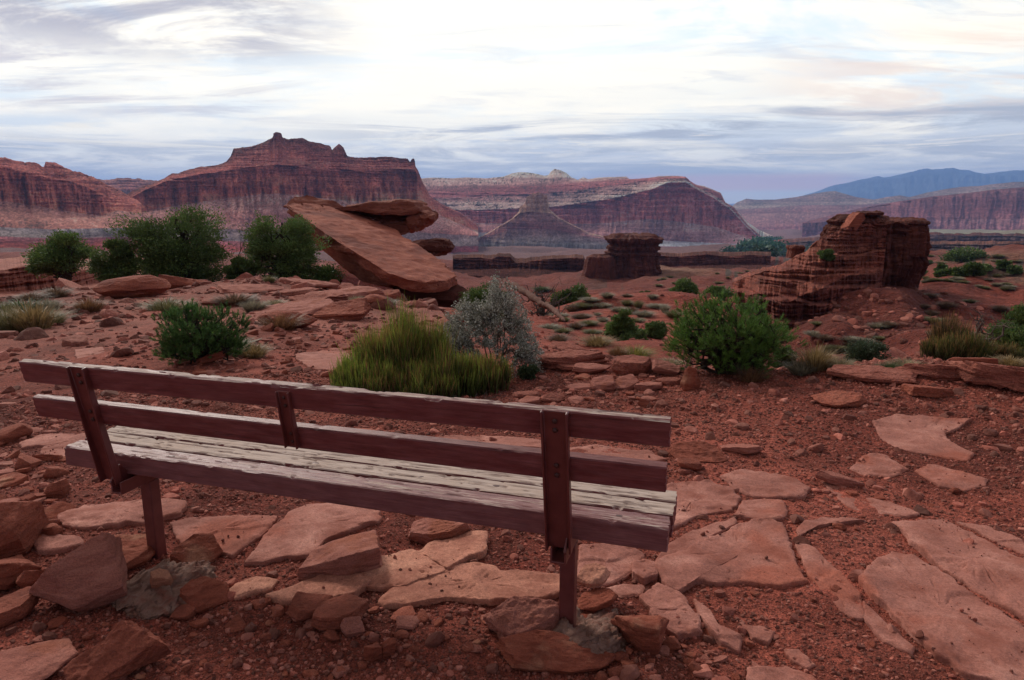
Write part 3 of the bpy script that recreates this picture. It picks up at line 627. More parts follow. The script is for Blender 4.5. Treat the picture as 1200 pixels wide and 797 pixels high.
def bm_obj(name, fn, mat, parent, bevel=.003, seg=2, angle=35):
    bm = bmesh.new(); fn(bm)
    bmesh.ops.recalc_face_normals(bm, faces=bm.faces)
    me = bpy.data.meshes.new(name); bm.to_mesh(me); bm.free()
    for p in me.polygons: p.use_smooth = True
    try: me.set_sharp_from_angle(angle=R(angle))
    except Exception: pass
    me.materials.append(mat)
    o = bpy.data.objects.new(name, me); col.objects.link(o)
    if parent: o.parent = parent
    if bevel:
        b = o.modifiers.new('bevel', 'BEVEL'); b.width = bevel; b.segments = seg; b.limit_method = 'ANGLE'; b.angle_limit = R(40)
    return o
def prism(bm, prof, a, b, frame):
    """extrude a closed 2-D profile from a to b; frame(p, t) -> 3-D"""
    va = [bm.verts.new(frame(p, a)) for p in prof]; vb = [bm.verts.new(frame(p, b)) for p in prof]
    n = len(prof)
    for i in range(n): bm.faces.new((va[i], va[(i + 1) % n], vb[(i + 1) % n], vb[i]))
    bm.faces.new(va); bm.faces.new(vb[::-1])
LEAN = .195
def lean_pt(w, off):  # v, w of a point at height w along the lean line, off = distance off the boards' rear face towards the camera
    v = -.1337 + (.8819 - w) * math.tan(LEAN)
    return v - off * math.cos(LEAN), w - off * math.sin(LEAN)
def channel(name, xc, wd, fl, tk, w0, w1, taper=0, label=None):
    # C section: web against the boards, flanges toward the camera
    def fn(bm):
        h = wd / 2
        prof = [(-h, -.001), (-h, fl), (-h + tk, fl), (-h + tk, tk), (h - tk, tk), (h - tk, fl), (h, fl), (h, -.001)]
        def fr(p, w):
            k = 1
            q = p[1]
            if w == w1 and q > tk: q = q * .55 + tk * .45   # flanges cut back at the top
            v, z = lean_pt(w, q)
            return (xc + p[0], v, z)
        prism(bm, prof, w0, w1, fr)
    return bm_obj(name, fn, M['steel'], bench, .0025)
def bolts(parent, xc, ws, off=.011, r=.0085):
    for w in ws:
        def fn(bm):
            v, z = lean_pt(w, off)
            m = Matrix.Translation((xc, v, z)) @ Matrix.Rotation(R(90) + LEAN, 4, 'X')
            bmesh.ops.create_uvsphere(bm, u_segments=12, v_segments=6, radius=r, matrix=m @ Matrix.Diagonal((1, 1, .55, 1)))
        b = bm_obj('bolt', fn, M['bolt'], parent, 0)
for xc, xl in ((.905, .906), (-.935, -.8909)):
    u = channel('upright', xc, .084, .034, .007, .395, .885)
    bolts(u, xc, (.853, .823, .702, .668))
    # tail of the upright curling into the arm
    def arm(bm, xc=xc, xl=xl):
        s = .02
        prof = [(-.026, -.052), (-.026, 0), (-.020, 0), (-.020, -.045), (.020, -.045), (.020, 0), (.026, 0), (.026, -.052)]
        prism(bm, prof, -.075, .30, lambda p, v: (xl + p[0], v, .404 + p[1] + (.0 if v > 0 else .0)))
        # gusset between the upright and the arm
        prism(bm, [(-.085, .40), (-.03, .352), (.02, .352), (.02, .404), (-.03, .46)], xc + .020, xc + .028, lambda p, x: (x, p[0], p[1]))
    a = bm_obj('seat_bracket', arm, M['steel'], bench, .002)
for xc, zb in ((.906, -.06), (-.8909, -.12)):
    bm_obj('leg', lambda bm, xc=xc, zb=zb: prism(bm, [(-.0265, .062), (.0265, .062), (.0265, .115), (-.0265, .115)], zb, .352, lambda p, z: (xc + p[0], p[1], z)), M['steel'], bench, .005, 3)
mid = channel('back_strap', USTRAP, .052, .026, .006, .655, .865)
bolts(mid, USTRAP, (.842, .812, .705, .675), .0095, .0065)
# knot holes on the seat
for u, v in ((-.12, .15), (.62, .155), (1.08, .045), (-.72, .045), (.33, .15)):
    def fn(bm):
        bmesh.ops.create_uvsphere(bm, u_segments=14, v_segments=6, radius=.011, matrix=Matrix.Translation((u, v, .4885)) @ Matrix.Diagonal((1.5, .8, .16, 1)))
    bm_obj('bolt', fn, M['bolt'], bench, 0)

# ------------------------------------------------------------------ stones
def icos(sub):
    bm = bmesh.new(); bmesh.ops.create_icosphere(bm, subdivisions=sub, radius=1)
    v = np.array([q.co[:] for q in bm.verts]); f = np.array([[q.index for q in p.verts] for p in bm.faces]); bm.free()
    return v, f
ICO = {k: icos(k) for k in (1, 2, 3, 4, 5, 6)}
def stone_shape(seed, sub=4, kind='block', nplanes=9, rough=.035, strata=.0):
    rg = np.random.default_rng(seed); v, f = ICO[sub]
    d = v / np.linalg.norm(v, axis=1, keepdims=True)
    rad = np.full(len(d), 1.6)
    if kind == 'flat':
        base = [((0, 0, 1), .20 + .05 * rg.random()), ((0, 0, -1), .22)]
        k = nplanes - 2; a0 = rg.random() * 6
        for i in range(k):
            a = a0 + (i + rg.uniform(-.28, .28)) * 2 * math.pi / k; base.append(((math.cos(a), math.sin(a), rg.uniform(-.25, .35)), rg.uniform(.7, 1)))
    elif kind == 'block':
        base = [((rg.uniform(-.15, .15), rg.uniform(-.15, .15), 1), rg.uniform(.6, .75)), ((0, 0, -1), .7)]
        k = nplanes - 2; a0 = rg.random() * 6
        for i in range(k):
            a = a0 + (i + rg.uniform(-.3, .3)) * 2 * math.pi / k; base.append(((math.cos(a), math.sin(a), rg.uniform(-.5, .7)), rg.uniform(.68, .95)))
    else:
        base = []
        for i in range(nplanes + 8):
            n = rg.normal(size=3); base.append((tuple(n), rg.uniform(.78, 1)))
    for n, dd in base:
        n = np.array(n, float); n /= np.linalg.norm(n); q = d @ n
        rad = np.where(q > 1e-3, np.minimum(rad, dd / np.maximum(q, 1e-3)), rad)
    if kind == 'round': rad = rad * .5 + .45
    p = d * rad[:, None]
    s = seed * 7.1
    n1 = fbm3(p[:, 0] * 2.2 + s, p[:, 1] * 2.2, p[:, 2] * 3.5, 4, 5, .55)
    p = p * (1 + rough * 2.0 * n1[:, None])
    if strata:
        st = fbm2(p[:, 2] * 16 + s, p[:, 0] * .8, 3, 9, .7)
        p[:, :2] *= (1 + strata * st)[:, None]
    zz = fbm3(p[:, 0] * 7 + s, p[:, 1] * 7, p[:, 2] * 7, 3, 8)
    p = p * (1 + rough * .6 * zz[:, None])
    return p, f
def hull_shape(seed, kind, rough=.035, strata=0., res=.07, aspect=1.0):
    """angular broken stone: convex hull of a random set of corners, cut fine and roughened"""
    rg = np.random.default_rng(seed); pts = []
    if kind == 'flat':
        n = rg.integers(5, 9); a0 = rg.random() * 6.28
        tx, ty = rg.normal(0, .10, 2)
        for i in range(n):
            a = a0 + (i + rg.uniform(-.33, .33)) * 6.283 / n; q = rg.uniform(.72, 1.05)
            for z, s in ((0, rg.uniform(.86, 1.0)), (rg.uniform(.35, .6), rg.uniform(.98, 1.06)), (1 + tx * math.cos(a) * 3 + ty * math.sin(a) * 3, rg.uniform(.80, .98))):
                pts.append((q * s * math.cos(a), q * s * math.sin(a), z))
    else:
        n = rg.integers(4, 7); a0 = rg.random() * 6.28; tx, ty = rg.normal(0, .16, 2)
        for i in range(n):
            a = a0 + (i + rg.uniform(-.35, .35)) * 6.283 / n; q = rg.uniform(.75, 1.1)
            for z, s in ((0, rg.uniform(.7, 1.0)), (rg.uniform(.3, .7), rg.uniform(.9, 1.1)), (1 + tx * math.cos(a) * 2 + ty * math.sin(a) * 2, rg.uniform(.5, .85))):
                pts.append((q * s * math.cos(a), q * s * math.sin(a), z))
    P = np.array(pts); mn, mx = P.min(0), P.max(0); P = (P - (mn + mx) / 2) / (mx - mn)
    bm = bmesh.new(); vs = [bm.verts.new(q) for q in P * np.array([1, 1, aspect])]
    r_ = bmesh.ops.convex_hull(bm, input=vs)
    bmesh.ops.delete(bm, geom=list({e for e in r_['geom_interior'] + r_['geom_unused'] if isinstance(e, bmesh.types.BMVert)}), context='VERTS')
    bmesh.ops.triangulate(bm, faces=bm.faces)
    for _ in range(7):
        long = [e for e in bm.edges if e.calc_length() > res]
        if not long: break
        bmesh.ops.subdivide_edges(bm, edges=long, cuts=1); bmesh.ops.triangulate(bm, faces=[f for f in bm.faces if len(f.verts) > 3])
    bmesh.ops.smooth_vert(bm, verts=bm.verts, factor=.35, use_axis_x=True, use_axis_y=True, use_axis_z=True)
    bm.normal_update()
    V = np.array([v.co[:] for v in bm.verts]); N = np.array([v.normal[:] for v in bm.verts]); Fc = np.array([[v.index for v in f.verts] for f in bm.faces]); bm.free()
    s = (seed % 97) * 3.7
    d = fbm3(V[:, 0] * 3 + s, V[:, 1] * 3, V[:, 2] * 4, 3, 5, .5) * rough * .9
    ridged = -np.abs(fbm3(V[:, 0] * 6 + s, V[:, 1] * 6, V[:, 2] * 9, 3, 7, .6)) * rough * .9 + rough * .2
    fine = fbm3(V[:, 0] * 22 + s, V[:, 1] * 22, V[:, 2] * 26, 2, 8) * rough * .22
    side = np.clip(1.3 - np.abs(N[:, 2]) * 1.3, 0, 1)
    lay = fbm2(V[:, 2] / aspect * 5 + s, V[:, 0] * .8 + V[:, 1] * .7, 3, 9, .7) * (strata + .018) * 1.6 * side
    V = V + N * (d + ridged + fine + lay)[:, None]
    V[:, 2] /= aspect
    return V, Fc
def stone_mesh(name, seed, dims, mat, sub=4, kind='block', rot=(0, 0, 0), rough=.035, strata=0, nplanes=9):
    if kind == 'round': p, f = stone_shape(seed, sub, kind, nplanes, rough, strata)
    else: p, f = hull_shape(seed, kind, rough, strata, {3: .16, 4: .09, 5: .055, 6: .035}[sub], float(np.clip(dims[2] / dims[0], .15, 1.0)))
    mn, mx = p.min(0), p.max(0)
    p = (p - (mn + mx) / 2) / (mx - mn) * np.array(dims)
    m = np.array((Matrix.Rotation(rot[2], 3, 'Z') @ Matrix.Rotation(rot[1], 3, 'Y') @ Matrix.Rotation(rot[0], 3, 'X')))
    p = p @ m.T
    p[:, 2] -= p[:, 2].min()
    o = mesh(name, p, f, mat)
    try: o.data.set_sharp_from_angle(angle=R(32 if kind != 'round' else 60))
    except Exception: pass
    return o
_seed = [100]
def stone(box, kind, label, mat='rock', rot=(0, 0, 0), depth=.8, sink=.12, dz=0, name='rock', cat='rock', sub=None, rough=.035, strata=.0, rmin=1.2, group=None, np_=9, hs=1.0, r=None):
    """a stone standing where photo box (x0, y0, x1, y1) meets the ground"""
    x0, y0, x1, y1 = box
    _seed[0] += 1
    P, rr = hit((x0 + x1) / 2, y1, rmin)
    if r: P = pos((x0 + x1) / 2, y1, r); rr = r
    D = math.hypot(rr, CAMH - P[2])
    w = (x1 - x0) / F * D
    elev = math.atan2(CAMH - P[2], rr)
    hpx = (y1 - y0) / F * D
    # visible height = h cos(e) + depth sin(e)
    dep = w * depth
    h = max((hpx - dep * .85 * math.sin(elev)) / math.cos(elev), .12 * w if kind == 'flat' else .3 * w) * hs
    u = P[:2] / np.linalg.norm(P[:2])
    c = P[:2] + u * dep * .42
    o = stone_mesh(name, _seed[0], (w * 1.04, dep, h * (1 + sink)), M[mat], sub or (6 if (x1 - x0) > 60 else 5 if (x1 - x0) > 30 else 4 if (x1 - x0) > 12 else 3), kind, rot, rough, strata, np_)
    o.location = (c[0], c[1], min(H1(c[0], c[1]), P[2] + .02) - sink * h + dz)
    o.rotation_euler.z = -math.atan2(u[0], u[1])
    return tag(o, label, cat, group)

SLABS = []
# flat slabs set in the soil, each traced and laid on the ground
def slab(poly, label, mat='slab', up=.018, edge=.02, seed=None, thick=.09, crisp=.5, tilt=0, group=None, soilcut=1.0, dome=.0, wl=.35):
    _seed[0] += 1; sd = seed or _seed[0]
    pts = []
    for x, y in poly:
        u, f, d = ray(x, y); r = (CAMH - .02) / -(d / math.hypot(u, f)) if r_flat(x, y) else None
        if r is None: q, r = hit(x, y)
        pts.append((u / math.hypot(u, f) * r, f / math.hypot(u, f) * r))
    P = np.array(pts); 
    # area centroid
    x, y = P[:, 0], P[:, 1]; x2, y2 = np.roll(x, -1), np.roll(y, -1); cr = x * y2 - x2 * y; a = cr.sum() / 2
    c = np.array([((x + x2) * cr).sum(), ((y + y2) * cr).sum()]) / (6 * a)
    if a < 0: P = P[::-1]
    # outline resampled densely
    Q = np.vstack([P, P[:1]]); seg = np.linalg.norm(np.diff(Q, axis=0), axis=1); L = np.concatenate([[0], np.cumsum(seg)])
    n = int(np.clip(L[-1] / .012, 90, 420))
    s = np.linspace(0, L[-1], n, endpoint=False)
    B = np.stack([np.interp(s, L, Q[:, 0]), np.interp(s, L, Q[:, 1])], -1)
    size = math.sqrt(abs(a))
    nrm = B - c; ln = np.linalg.norm(nrm, axis=1, keepdims=True); nrm = nrm / ln
    jit = fbm2(B[:, 0] / .16 + sd, B[:, 1] / .16, 5, sd, .7) * .024 * min(1, size / .4) + fbm2(B[:, 0] / .03 + sd, B[:, 1] / .03, 2, sd) * .004
    jit = jit + np.abs(fbm2(B[:, 0] / .07 + sd, B[:, 1] / .07, 3, sd + 3, .6)) * .022 * min(1, size / .3)
    B = B + nrm * jit[:, None]
    fr = [1.02, 1.006, 1.0, .985, .965, .94, .91, .87, .82, .76, .69, .61, .52, .43, .33, .22, .1]
    rings = []
    zc = None
    for k, q in enumerate(fr):
        # absolute inset near the rim so that small and large slabs share an edge width
        ins = (1 - q) * size * .9
        X_ = c[0] + (B[:, 0] - c[0]) * q; Y_ = c[1] + (B[:, 1] - c[1]) * q
        g = smooth_h(X_, Y_)
        dist = np.maximum(0, ins)
        topz = (up * .55 + .001) + .010 * fbm2(X_ / wl + sd, Y_ / wl, 3, sd + 2) + .005 * fbm2(X_ / .05, Y_ / .05, 3, sd + 4) + dome * (1 - q ** 2)
        led = sstep(.05, .12, fbm2(X_ / .4 + sd * 3, Y_ / .25, 3, sd + 6)) * .007
        topz = topz + led
        fade = sstep(0, edge, dist + edge * .15 * (1 + 2 * noise2(X_ / .08, Y_ / .08, sd + 7)) * 1.0)
        soft = -.010 * (1 - fade) * (1 - crisp)
        pit = -np.clip(fbm2(X_ / .02, Y_ / .02, 2, sd + 8) - .55, 0, 1) * .03
        z = g + topz + soft + pit
        if k == 0: z = g - thick
        if k == 1: z = g + topz - .012
        rings.append(np.stack([X_, Y_, z], -1))
    V = np.vstack(rings + [np.array([[c[0], c[1], rings[-1][:, 2].mean()]])])
    f = grid_faces(len(fr), n, wrap=True)
    j = np.arange(n); b0 = (len(fr) - 1) * n
    cap = np.stack([b0 + j, b0 + (j + 1) % n, np.full(n, len(V) - 1)], -1)
    SLABS.append((B.copy(), up * .55 + .004))
    org = np.array([c[0], c[1], V[:, 2].mean()])
    if tilt:
        m = np.array(Matrix.Rotation(tilt, 3, 'X')); V = (V - org) @ m.T + org
    o = mesh('flat_rock', V - org, [f, cap], M[mat]); o.location = org
    return tag(o, label, 'flat rock', group)
def r_flat(x, y): return y > 470
C7 = lambda pts: [(780 + a / 2.114, 420 + b / 2.114) for a, b in pts]
C6 = lambda pts: [(400 + a / 2.233, 440 + b / 2.233) for a, b in pts]
S = slab
S([(768, 660), (783, 650), (812, 641), (837, 628), (862, 615), (882, 608), (905, 607), (917, 611), (922, 628), (927, 647), (943, 680), (920, 687), (898, 685), (865, 682), (840, 681), (818, 678), (799, 690), (782, 682)], 'broad pale slab just right of the bench end, wedge shaped', crisp=.5, up=.03)
S(C7([(130, 285), (190, 270), (300, 285), (362, 310), (345, 330), (290, 333), (250, 335), (200, 328)]), 'pale oval slab lying behind the seat end among three others', up=.025)
S([(770, 575), (790, 561), (830, 559), (852, 566), (870, 580), (858, 594), (835, 597), (812, 604), (800, 612), (775, 620), (762, 612), (765, 590)], 'wide smooth slab directly beyond the right end of the seat', up=.02)
S(C7([(0, 462), (60, 428), (120, 405), (170, 390), (175, 405), (110, 440), (60, 470), (0, 505), (-25, 495)]), 'narrow tongue of pale rock between the seat end slabs', up=.02, edge=.012)
S(C7([(195, 340), (290, 340), (300, 370), (288, 392), (240, 400), (210, 388), (168, 380)]), 'small squarish slab between the oval slab and the wedge slab', up=.02)
S(C7([(480, 545), (520, 505), (560, 475), (620, 490), (700, 540), (800, 610), (888, 665), (930, 700), (930, 800), (820, 800), (740, 780), (690, 740), (640, 700), (560, 630), (510, 590)]), 'largest slab at the lower right corner, long and pitted', up=.035, crisp=.7)
S(C7([(565, 400), (620, 395), (690, 395), (760, 430), (830, 474), (940, 545), (940, 672), (888, 640), (780, 580), (680, 510), (610, 440)]), 'long plank like slab above the largest one at the right edge', up=.035, crisp=.7)
S(C7([(322, 457), (345, 460), (370, 470), (400, 500), (430, 530), (480, 575), (500, 640), (465, 640), (430, 620), (385, 575), (352, 520)]), 'tapering strip of pale rock left of the largest corner slab', up=.02, edge=.015)
S(C7([(492, 640), (490, 605), (525, 632), (560, 665), (620, 712), (610, 727), (575, 712), (540, 692)]), 'lower continuation of the tapering pale strip', up=.02, edge=.012)
S(C7([(515, 165), (570, 152), (660, 160), (755, 168), (720, 185), (690, 195), (700, 215), (765, 245), (750, 260), (700, 252), (640, 240), (580, 225), (535, 205)]), 'farthest of the pale slabs in the gravel on the right', up=.02)
S(C7([(620, 275), (660, 262), (725, 280), (790, 300), (795, 320), (740, 325), (680, 310)]), 'pointed pale slab just in front of the farthest one', up=.02)
S(C7([(455, 265), (500, 235), (545, 235), (600, 270), (560, 284), (500, 280)]), 'small ragged pale slab left of the pointed one', up=.012)
S(C7([(385, 290), (430, 298), (470, 310), (490, 330), (560, 345), (635, 375), (600, 382), (500, 365), (450, 345), (415, 315)]), 'thin crooked slab in the middle of the right hand gravel', up=.012, edge=.01)
S(C7([(720, 398), (800, 410), (888, 450), (935, 480), (935, 505), (850, 462), (780, 425)]), 'half buried slab behind the long plank like one', up=.012)
S(C7([(70, 590), (110, 615), (130, 650), (190, 680), (185, 712), (140, 695), (110, 662), (85, 630)]), 'narrow rust coloured sliver below the wedge slab', up=.02, edge=.01)
S(C7([(-30, 560), (0, 555), (50, 590), (70, 630), (90, 665), (40, 668), (0, 655), (-40, 620)]), 'blocky pale slab right of the front bench post', up=.025)
S(C7([(205, 755), (300, 750), (360, 775), (385, 800), (385, 830), (230, 830), (210, 790)]), 'pale slab cut off by the lower frame edge right of centre', up=.02)
S(C7([(295, 708), (330, 712), (375, 750), (350, 757), (310, 735)]), 'small pale sliver above the slab on the lower frame edge', up=.02, edge=.01)
S(C7([(325, 420), (345, 400), (400, 385), (470, 378), (495, 388), (430, 400), (370, 412), (330, 440)]), 'curved pale rim of rock above the tapering strip', up=.01, edge=.01)
S(C7([(190, 645), (240, 650), (270, 665), (255, 690), (215, 680)]), 'small rounded pale patch under the wedge slab', up=.01, edge=.01)
S(C6([(32, 512), (100, 482), (180, 455), (235, 486), (275, 515), (200, 540), (150, 555), (100, 553), (60, 550)]), 'clean edged pale slab in front of the seat, left one of a cracked pair', 'slabtan', up=.04, crisp=.85, thick=.07)
S(C6([(197, 458), (245, 435), (290, 415), (340, 414), (385, 420), (365, 470), (330, 480), (310, 492), (277, 510), (235, 484)]), 'clean edged pale slab in front of the seat, right one of a cracked pair', 'slabtan', up=.04, crisp=.85, thick=.07)
S(C6([(95, 592), (150, 547), (240, 518), (330, 490), (400, 500), (420, 510), (500, 512), (575, 520), (585, 545), (580, 562), (530, 580), (480, 590), (430, 592), (380, 590), (280, 582), (180, 600), (120, 602)]), 'long sandy slab with a yellowish patch left of the right bench post', 'slabtan', up=.03, crisp=.4)
S([(287, 657), (300, 645), (312, 630), (325, 614), (340, 600), (360, 592), (392, 590), (420, 592), (445, 600), (440, 612), (400, 625), (378, 633), (370, 652), (340, 653), (312, 656)], 'big smooth pale slab under the middle of the bench', up=.035, crisp=.6)
S([(200, 614), (225, 608), (260, 608), (290, 607), (325, 605), (315, 618), (290, 638), (272, 649), (250, 642), (215, 640), (205, 628)], 'smooth pale slab right of the left bench leg', up=.03)
S([(67, 605), (100, 592), (150, 588), (190, 589), (216, 590), (211, 603), (170, 612), (130, 616), (100, 620), (75, 618)], 'pale slab behind the left bench leg', up=.03)
S([(37, 632), (50, 628), (95, 632), (98, 640), (70, 646), (45, 645)], 'small flat slab left of the left bench leg', up=.02)
S([(316, 700), (350, 690), (380, 677), (415, 673), (432, 684), (415, 697), (385, 703), (360, 706), (330, 707)], 'sandy flat slab with a broken front edge below the cracked pair', 'slabtan', up=.045, crisp=.8)
S([(262, 690), (275, 680), (300, 674), (325, 680), (318, 690), (295, 694), (275, 698)], 'small orange tinted slab right of the left footing', 'slabtan', up=.03)
S(C6([(625, 445), (680, 438), (730, 440), (785, 465), (770, 500), (710, 530), (650, 540), (615, 515)]), 'pale slab seen under the seat right of the front post', up=.025)
S(C6([(760, 492), (790, 478), (828, 490), (825, 518), (790, 532), (765, 515)]), 'small round pale slab beside the blocky one', up=.03, crisp=.7)
S(C6([(690, 545), (740, 535), (795, 540), (785, 560), (730, 568)]), 'small thin slab beside the stacked footing stones', up=.02)
S(C6([(785, 570), (830, 540), (880, 562), (905, 600), (860, 612), (810, 602)]), 'lumpy pale slab right of the footing stones', up=.03, crisp=.7)
S(C6([(825, 625), (880, 612), (940, 620), (935, 660), (880, 672), (845, 655)]), 'flat pale slab at the foot of the narrow rust sliver', up=.02)
S([(20, 500), (45, 490), (85, 492), (90, 502), (60, 510), (25, 508)], 'thin pale slab seen between the back boards on the left', up=.015)
S([(45, 520), (60, 500), (100, 493), (118, 505), (90, 525), (60, 530)], 'reddish slab left of the seat end', 'slab', up=.02)
S([(88, 412), (120, 408), (128, 416), (112, 422), (90, 420)], 'pale slab in the gravel behind the left end of the bench', up=.01)
S([(345, 418), (378, 414), (405, 414), (412, 424), (392, 434), (362, 432)], 'pinkish slab on the ground left of the green shrub', up=.015)
S([(505, 505), (540, 500), (600, 505), (640, 512), (650, 522), (600, 520), (530, 516)], 'pale slab seen between the two back boards near the middle', up=.02)
S([(660, 520), (690, 517), (760, 525), (780, 535), (740, 540), (680, 532)], 'pale slab seen between the back boards right of the post', up=.02)
S([(380, 495), (430, 493), (460, 500), (455, 510), (410, 508)], 'pale slab seen between the back boards left of centre', up=.02)

# free standing stones
K = stone
K((68, 657, 152, 724), 'block', 'big pinkish block leaning against the left footing', 'rockpale', (.35, -.35, .2), .75, .1, sub=6, rough=.025)
K((98, 640, 178, 672), 'flat', 'orange red flat rock behind the left footing', 'rockorange', (.1, .05, 0), .8, .1, hs=1.2)
K((-14, 598, 48, 656), 'block', 'large dark rock cut by the left frame edge', 'rock', (.1, -.3, .4), .9, .15, rough=.03)
K((-20, 652, 44, 692), 'block', 'flat topped red rock below the large dark one', 'rock', (.1, .1, .8), .8, .1)
K((28, 668, 56, 691), 'block', 'small wedge rock beside the flat topped red one', 'rock', (0, .2, .1), .8, .1)
K((-12, 704, 38, 732), 'flat', 'thin red rock at the left frame edge', 'rock', (.05, -.12, .2), .8, .1)
K((92, 762, 176, 815), 'block', 'dark brown rock in shadow at the lower left', 'rock', (.2, -.25, .5), .8, .15, rough=.06)
K((-20, 782, 72, 820), 'flat', 'pale red rock in the lower left corner', 'rockpale', (0, 0, .2), .9, .1)
K((208, 638, 256, 667), 'flat', 'rust red cobble behind the grey mortar on the left', 'rockorange', (.15, 0, .3), .8, .1, hs=1.4)
K((220, 686, 266, 717), 'flat', 'rounded orange red stone at the right of the left footing', 'rockorange', (.2, 0, .1), .9, .1, hs=1.4)
K((182, 678, 202, 704), 'flat', 'small orange stone set in the grey mortar', 'rockorange', (.25, 0, .1), .9, .1, dz=.03)
K((204, 712, 228, 728), 'flat', 'small red chip in front of the left footing', 'rock', (.1, .1, 0), .8, .1)
K((354, 632, 452, 684), 'flat', 'tilted angular rock beside the sandy slab', 'rockpale', (.12, -.10, .5), .75, .1, sub=5, hs=1.3)
K((342, 702, 394, 730), 'flat', 'dull red flat rock below the sandy slab', 'rock', (.15, .1, .4), .8, .1, hs=1.2)
K((368, 704, 430, 739), 'flat', 'broad red rock with a shaded front edge', 'rock', (.12, -.15, .2), .8, .1, hs=1.3)
K((404, 726, 427, 749), 'block', 'small split red rock in the gravel', 'rockpale', (.1, .1, .4), .8, .1)
K((427, 757, 448, 777), 'flat', 'square red chip on dark gravel', 'rockorange', (.15, -.1, .7), .9, .1, hs=1.5)
K((448, 755, 463, 771), 'flat', 'pentagonal red chip beside the square one', 'rockorange', (.2, .1, .2), .9, .1, hs=1.5)
K((466, 724, 494, 739), 'flat', 'pale thin stone standing out of the gravel', 'rockpale', (.1, .15, .1), .8, .1)
K((458, 716, 487, 728), 'flat', 'dull red thin stone behind the pale thin one', 'rock', (.1, .05, .4), .8, .1)
K((480, 611, 549, 638), 'flat', 'tilted wedge of rock casting a dark gap under the seat', 'rockpale', (.28, -.12, .1), .6, .1, hs=1.3)
K((573, 700, 656, 756), 'block', 'crusty pinkish rock against the right footing', 'rockpale', (.15, .05, .3), .7, .15, sub=6, rough=.07)
K((587, 752, 714, 790), 'flat', 'long flat rust red rock in front of the right footing', 'rockorange', (.1, .03, .0), .42, .1, sub=6, hs=1.2)
K((675, 714, 722, 732), 'flat', 'lowest of the three stacked stones behind the front post', 'rockorange', (.05, .05, .2), .7, .1)
K((674, 700, 720, 722), 'flat', 'middle of the three stacked stones behind the front post', 'rockorange', (.05, -.1, .6), .7, .1, dz=.028)
K((675, 682, 714, 706), 'flat', 'top pale orange stone of the stack behind the front post', 'slabtan', (.05, -.15, .4), .7, .1, dz=.065)
K((723, 716, 784, 769), 'block', 'rust red rock with a pale crust right of the footing', 'rockorange', (.2, -.1, .4), .8, .1, sub=5, rough=.05)
K((1001 - 45, 458, 1011, 478), 'flat', 'flat brick red rock alone on the gravel at right', 'boulder', (.04, .02, .2), .8, .1)
K((786, 517, 848, 541), 'flat', 'flat red rock lying just past the end of the back boards', 'rock', (.03, -.03, .1), .6, .1)
K((794, 539, 822, 554), 'block', 'two sided small rock in front of the flat red one', 'rock', (0, .2, .3), .8, .1)
K((845, 519, 890, 533), 'flat', 'thin pale flake right of the flat red rock', 'rockpale', (0, -.06, .0), .5, .1)
K((1063, 451, 1108, 467), 'flat', 'low red rock near the right edge of the gravel', 'boulder', (.03, 0, 0), .7, .1)
K((960, 555, 1006, 570), 'flat', 'slender flake lying left of the thin crooked slab', 'rockpale', (0, .1, .1), .4, .1)
# pile of ledge slabs at the brink between the shrubs
K((622, 404, 712, 431), 'flat', 'broadest ledge slab on the brink right of the silver shrub', 'ledge', (.04, .03, .1), .6, .1, strata=.03)
K((640, 396, 690, 412), 'flat', 'humped ledge slab on top of the pile right of the silver shrub', 'ledge', (.03, .02, .1), .7, .1, strata=.03, rmin=5)
K((671, 426, 716, 439), 'flat', 'long thin ledge slab with a pale top in the pile', 'rockpale', (.05, -.08, .0), .6, .1)
K((716, 416, 766, 441), 'flat', 'wide flat slab in the middle of the pile', 'ledge', (.1, 0, .4), .8, .1)
K((736, 416, 777, 428), 'flat', 'reddish slab at the back of the pile below the yellow bush', 'ledge', (0, .06, .1), .7, .1)
K((764, 424, 798, 440), 'flat', 'pointed slab between the pile and the upright block', 'rockpale', (.1, .1, .1), .8, .1)
K((798, 427, 822, 458), 'block', 'upright squared block left of the pinyon bush', 'rockorange', (.0, .05, .3), .7, .1)
K((692, 440, 722, 459), 'flat', 'square pale slab leaning at the front of the pile', 'rockpale', (.2, .1, .5), .8, .1)
K((718, 440, 748, 457), 'flat', 'rounded slab next to the square leaning one', 'rockpale', (.1, -.1, .2), .8, .1)
K((648, 424, 690, 436), 'flat', 'low slab in front of the broadest ledge slab', 'ledge', (.03, .0, .1), .7, .1)
K((662, 448, 696, 457), 'flat', 'thin flake in the gravel below the pile', 'rockpale', (.03, .0, .1), .7, .1)
K((607, 463, 633, 474), 'flat', 'pale flake just above the top board of the bench', 'rockpale', (.03, .0, .1), .7, .1)
K((601, 456, 632, 466), 'flat', 'dull flat stone behind the pale flake', 'ledge', (.03, .0, .1), .7, .1)
K((632, 460, 664, 472), 'flat', 'dull flat stone right of the pale flake', 'ledge', (.03, .0, .4), .7, .1)
K((768, 395 + 45, 800, 452), 'flat', 'flake leaning in front of the upright block', 'ledge', (.1, .1, .4), .7, .1)
K((744, 446, 775, 458), 'flat', 'small flake at the right front of the pile', 'rockpale', (.1, -.1, .0), .7, .1)
K((474, 437, 502, 462), 'flat', 'dark red slab under the green shrub', 'rock', (.2, -.2, .4), .8, .1, hs=1.3)
K((497, 444, 512, 458), 'flat', 'small pale rock next to the dark slab under the green shrub', 'rockpale', (.2, .2, .4), .8, .1)
K((416, 440, 446, 455), 'flat', 'dark stone at the left foot of the green shrub', 'rock', (.1, 0, .4), .8, .1)
K((978, 432, 1062, 450), 'flat', 'low red ledge on the brink right of the golden grass', 'ledge', (.02, -.02, .1), .5, .2, strata=.04)
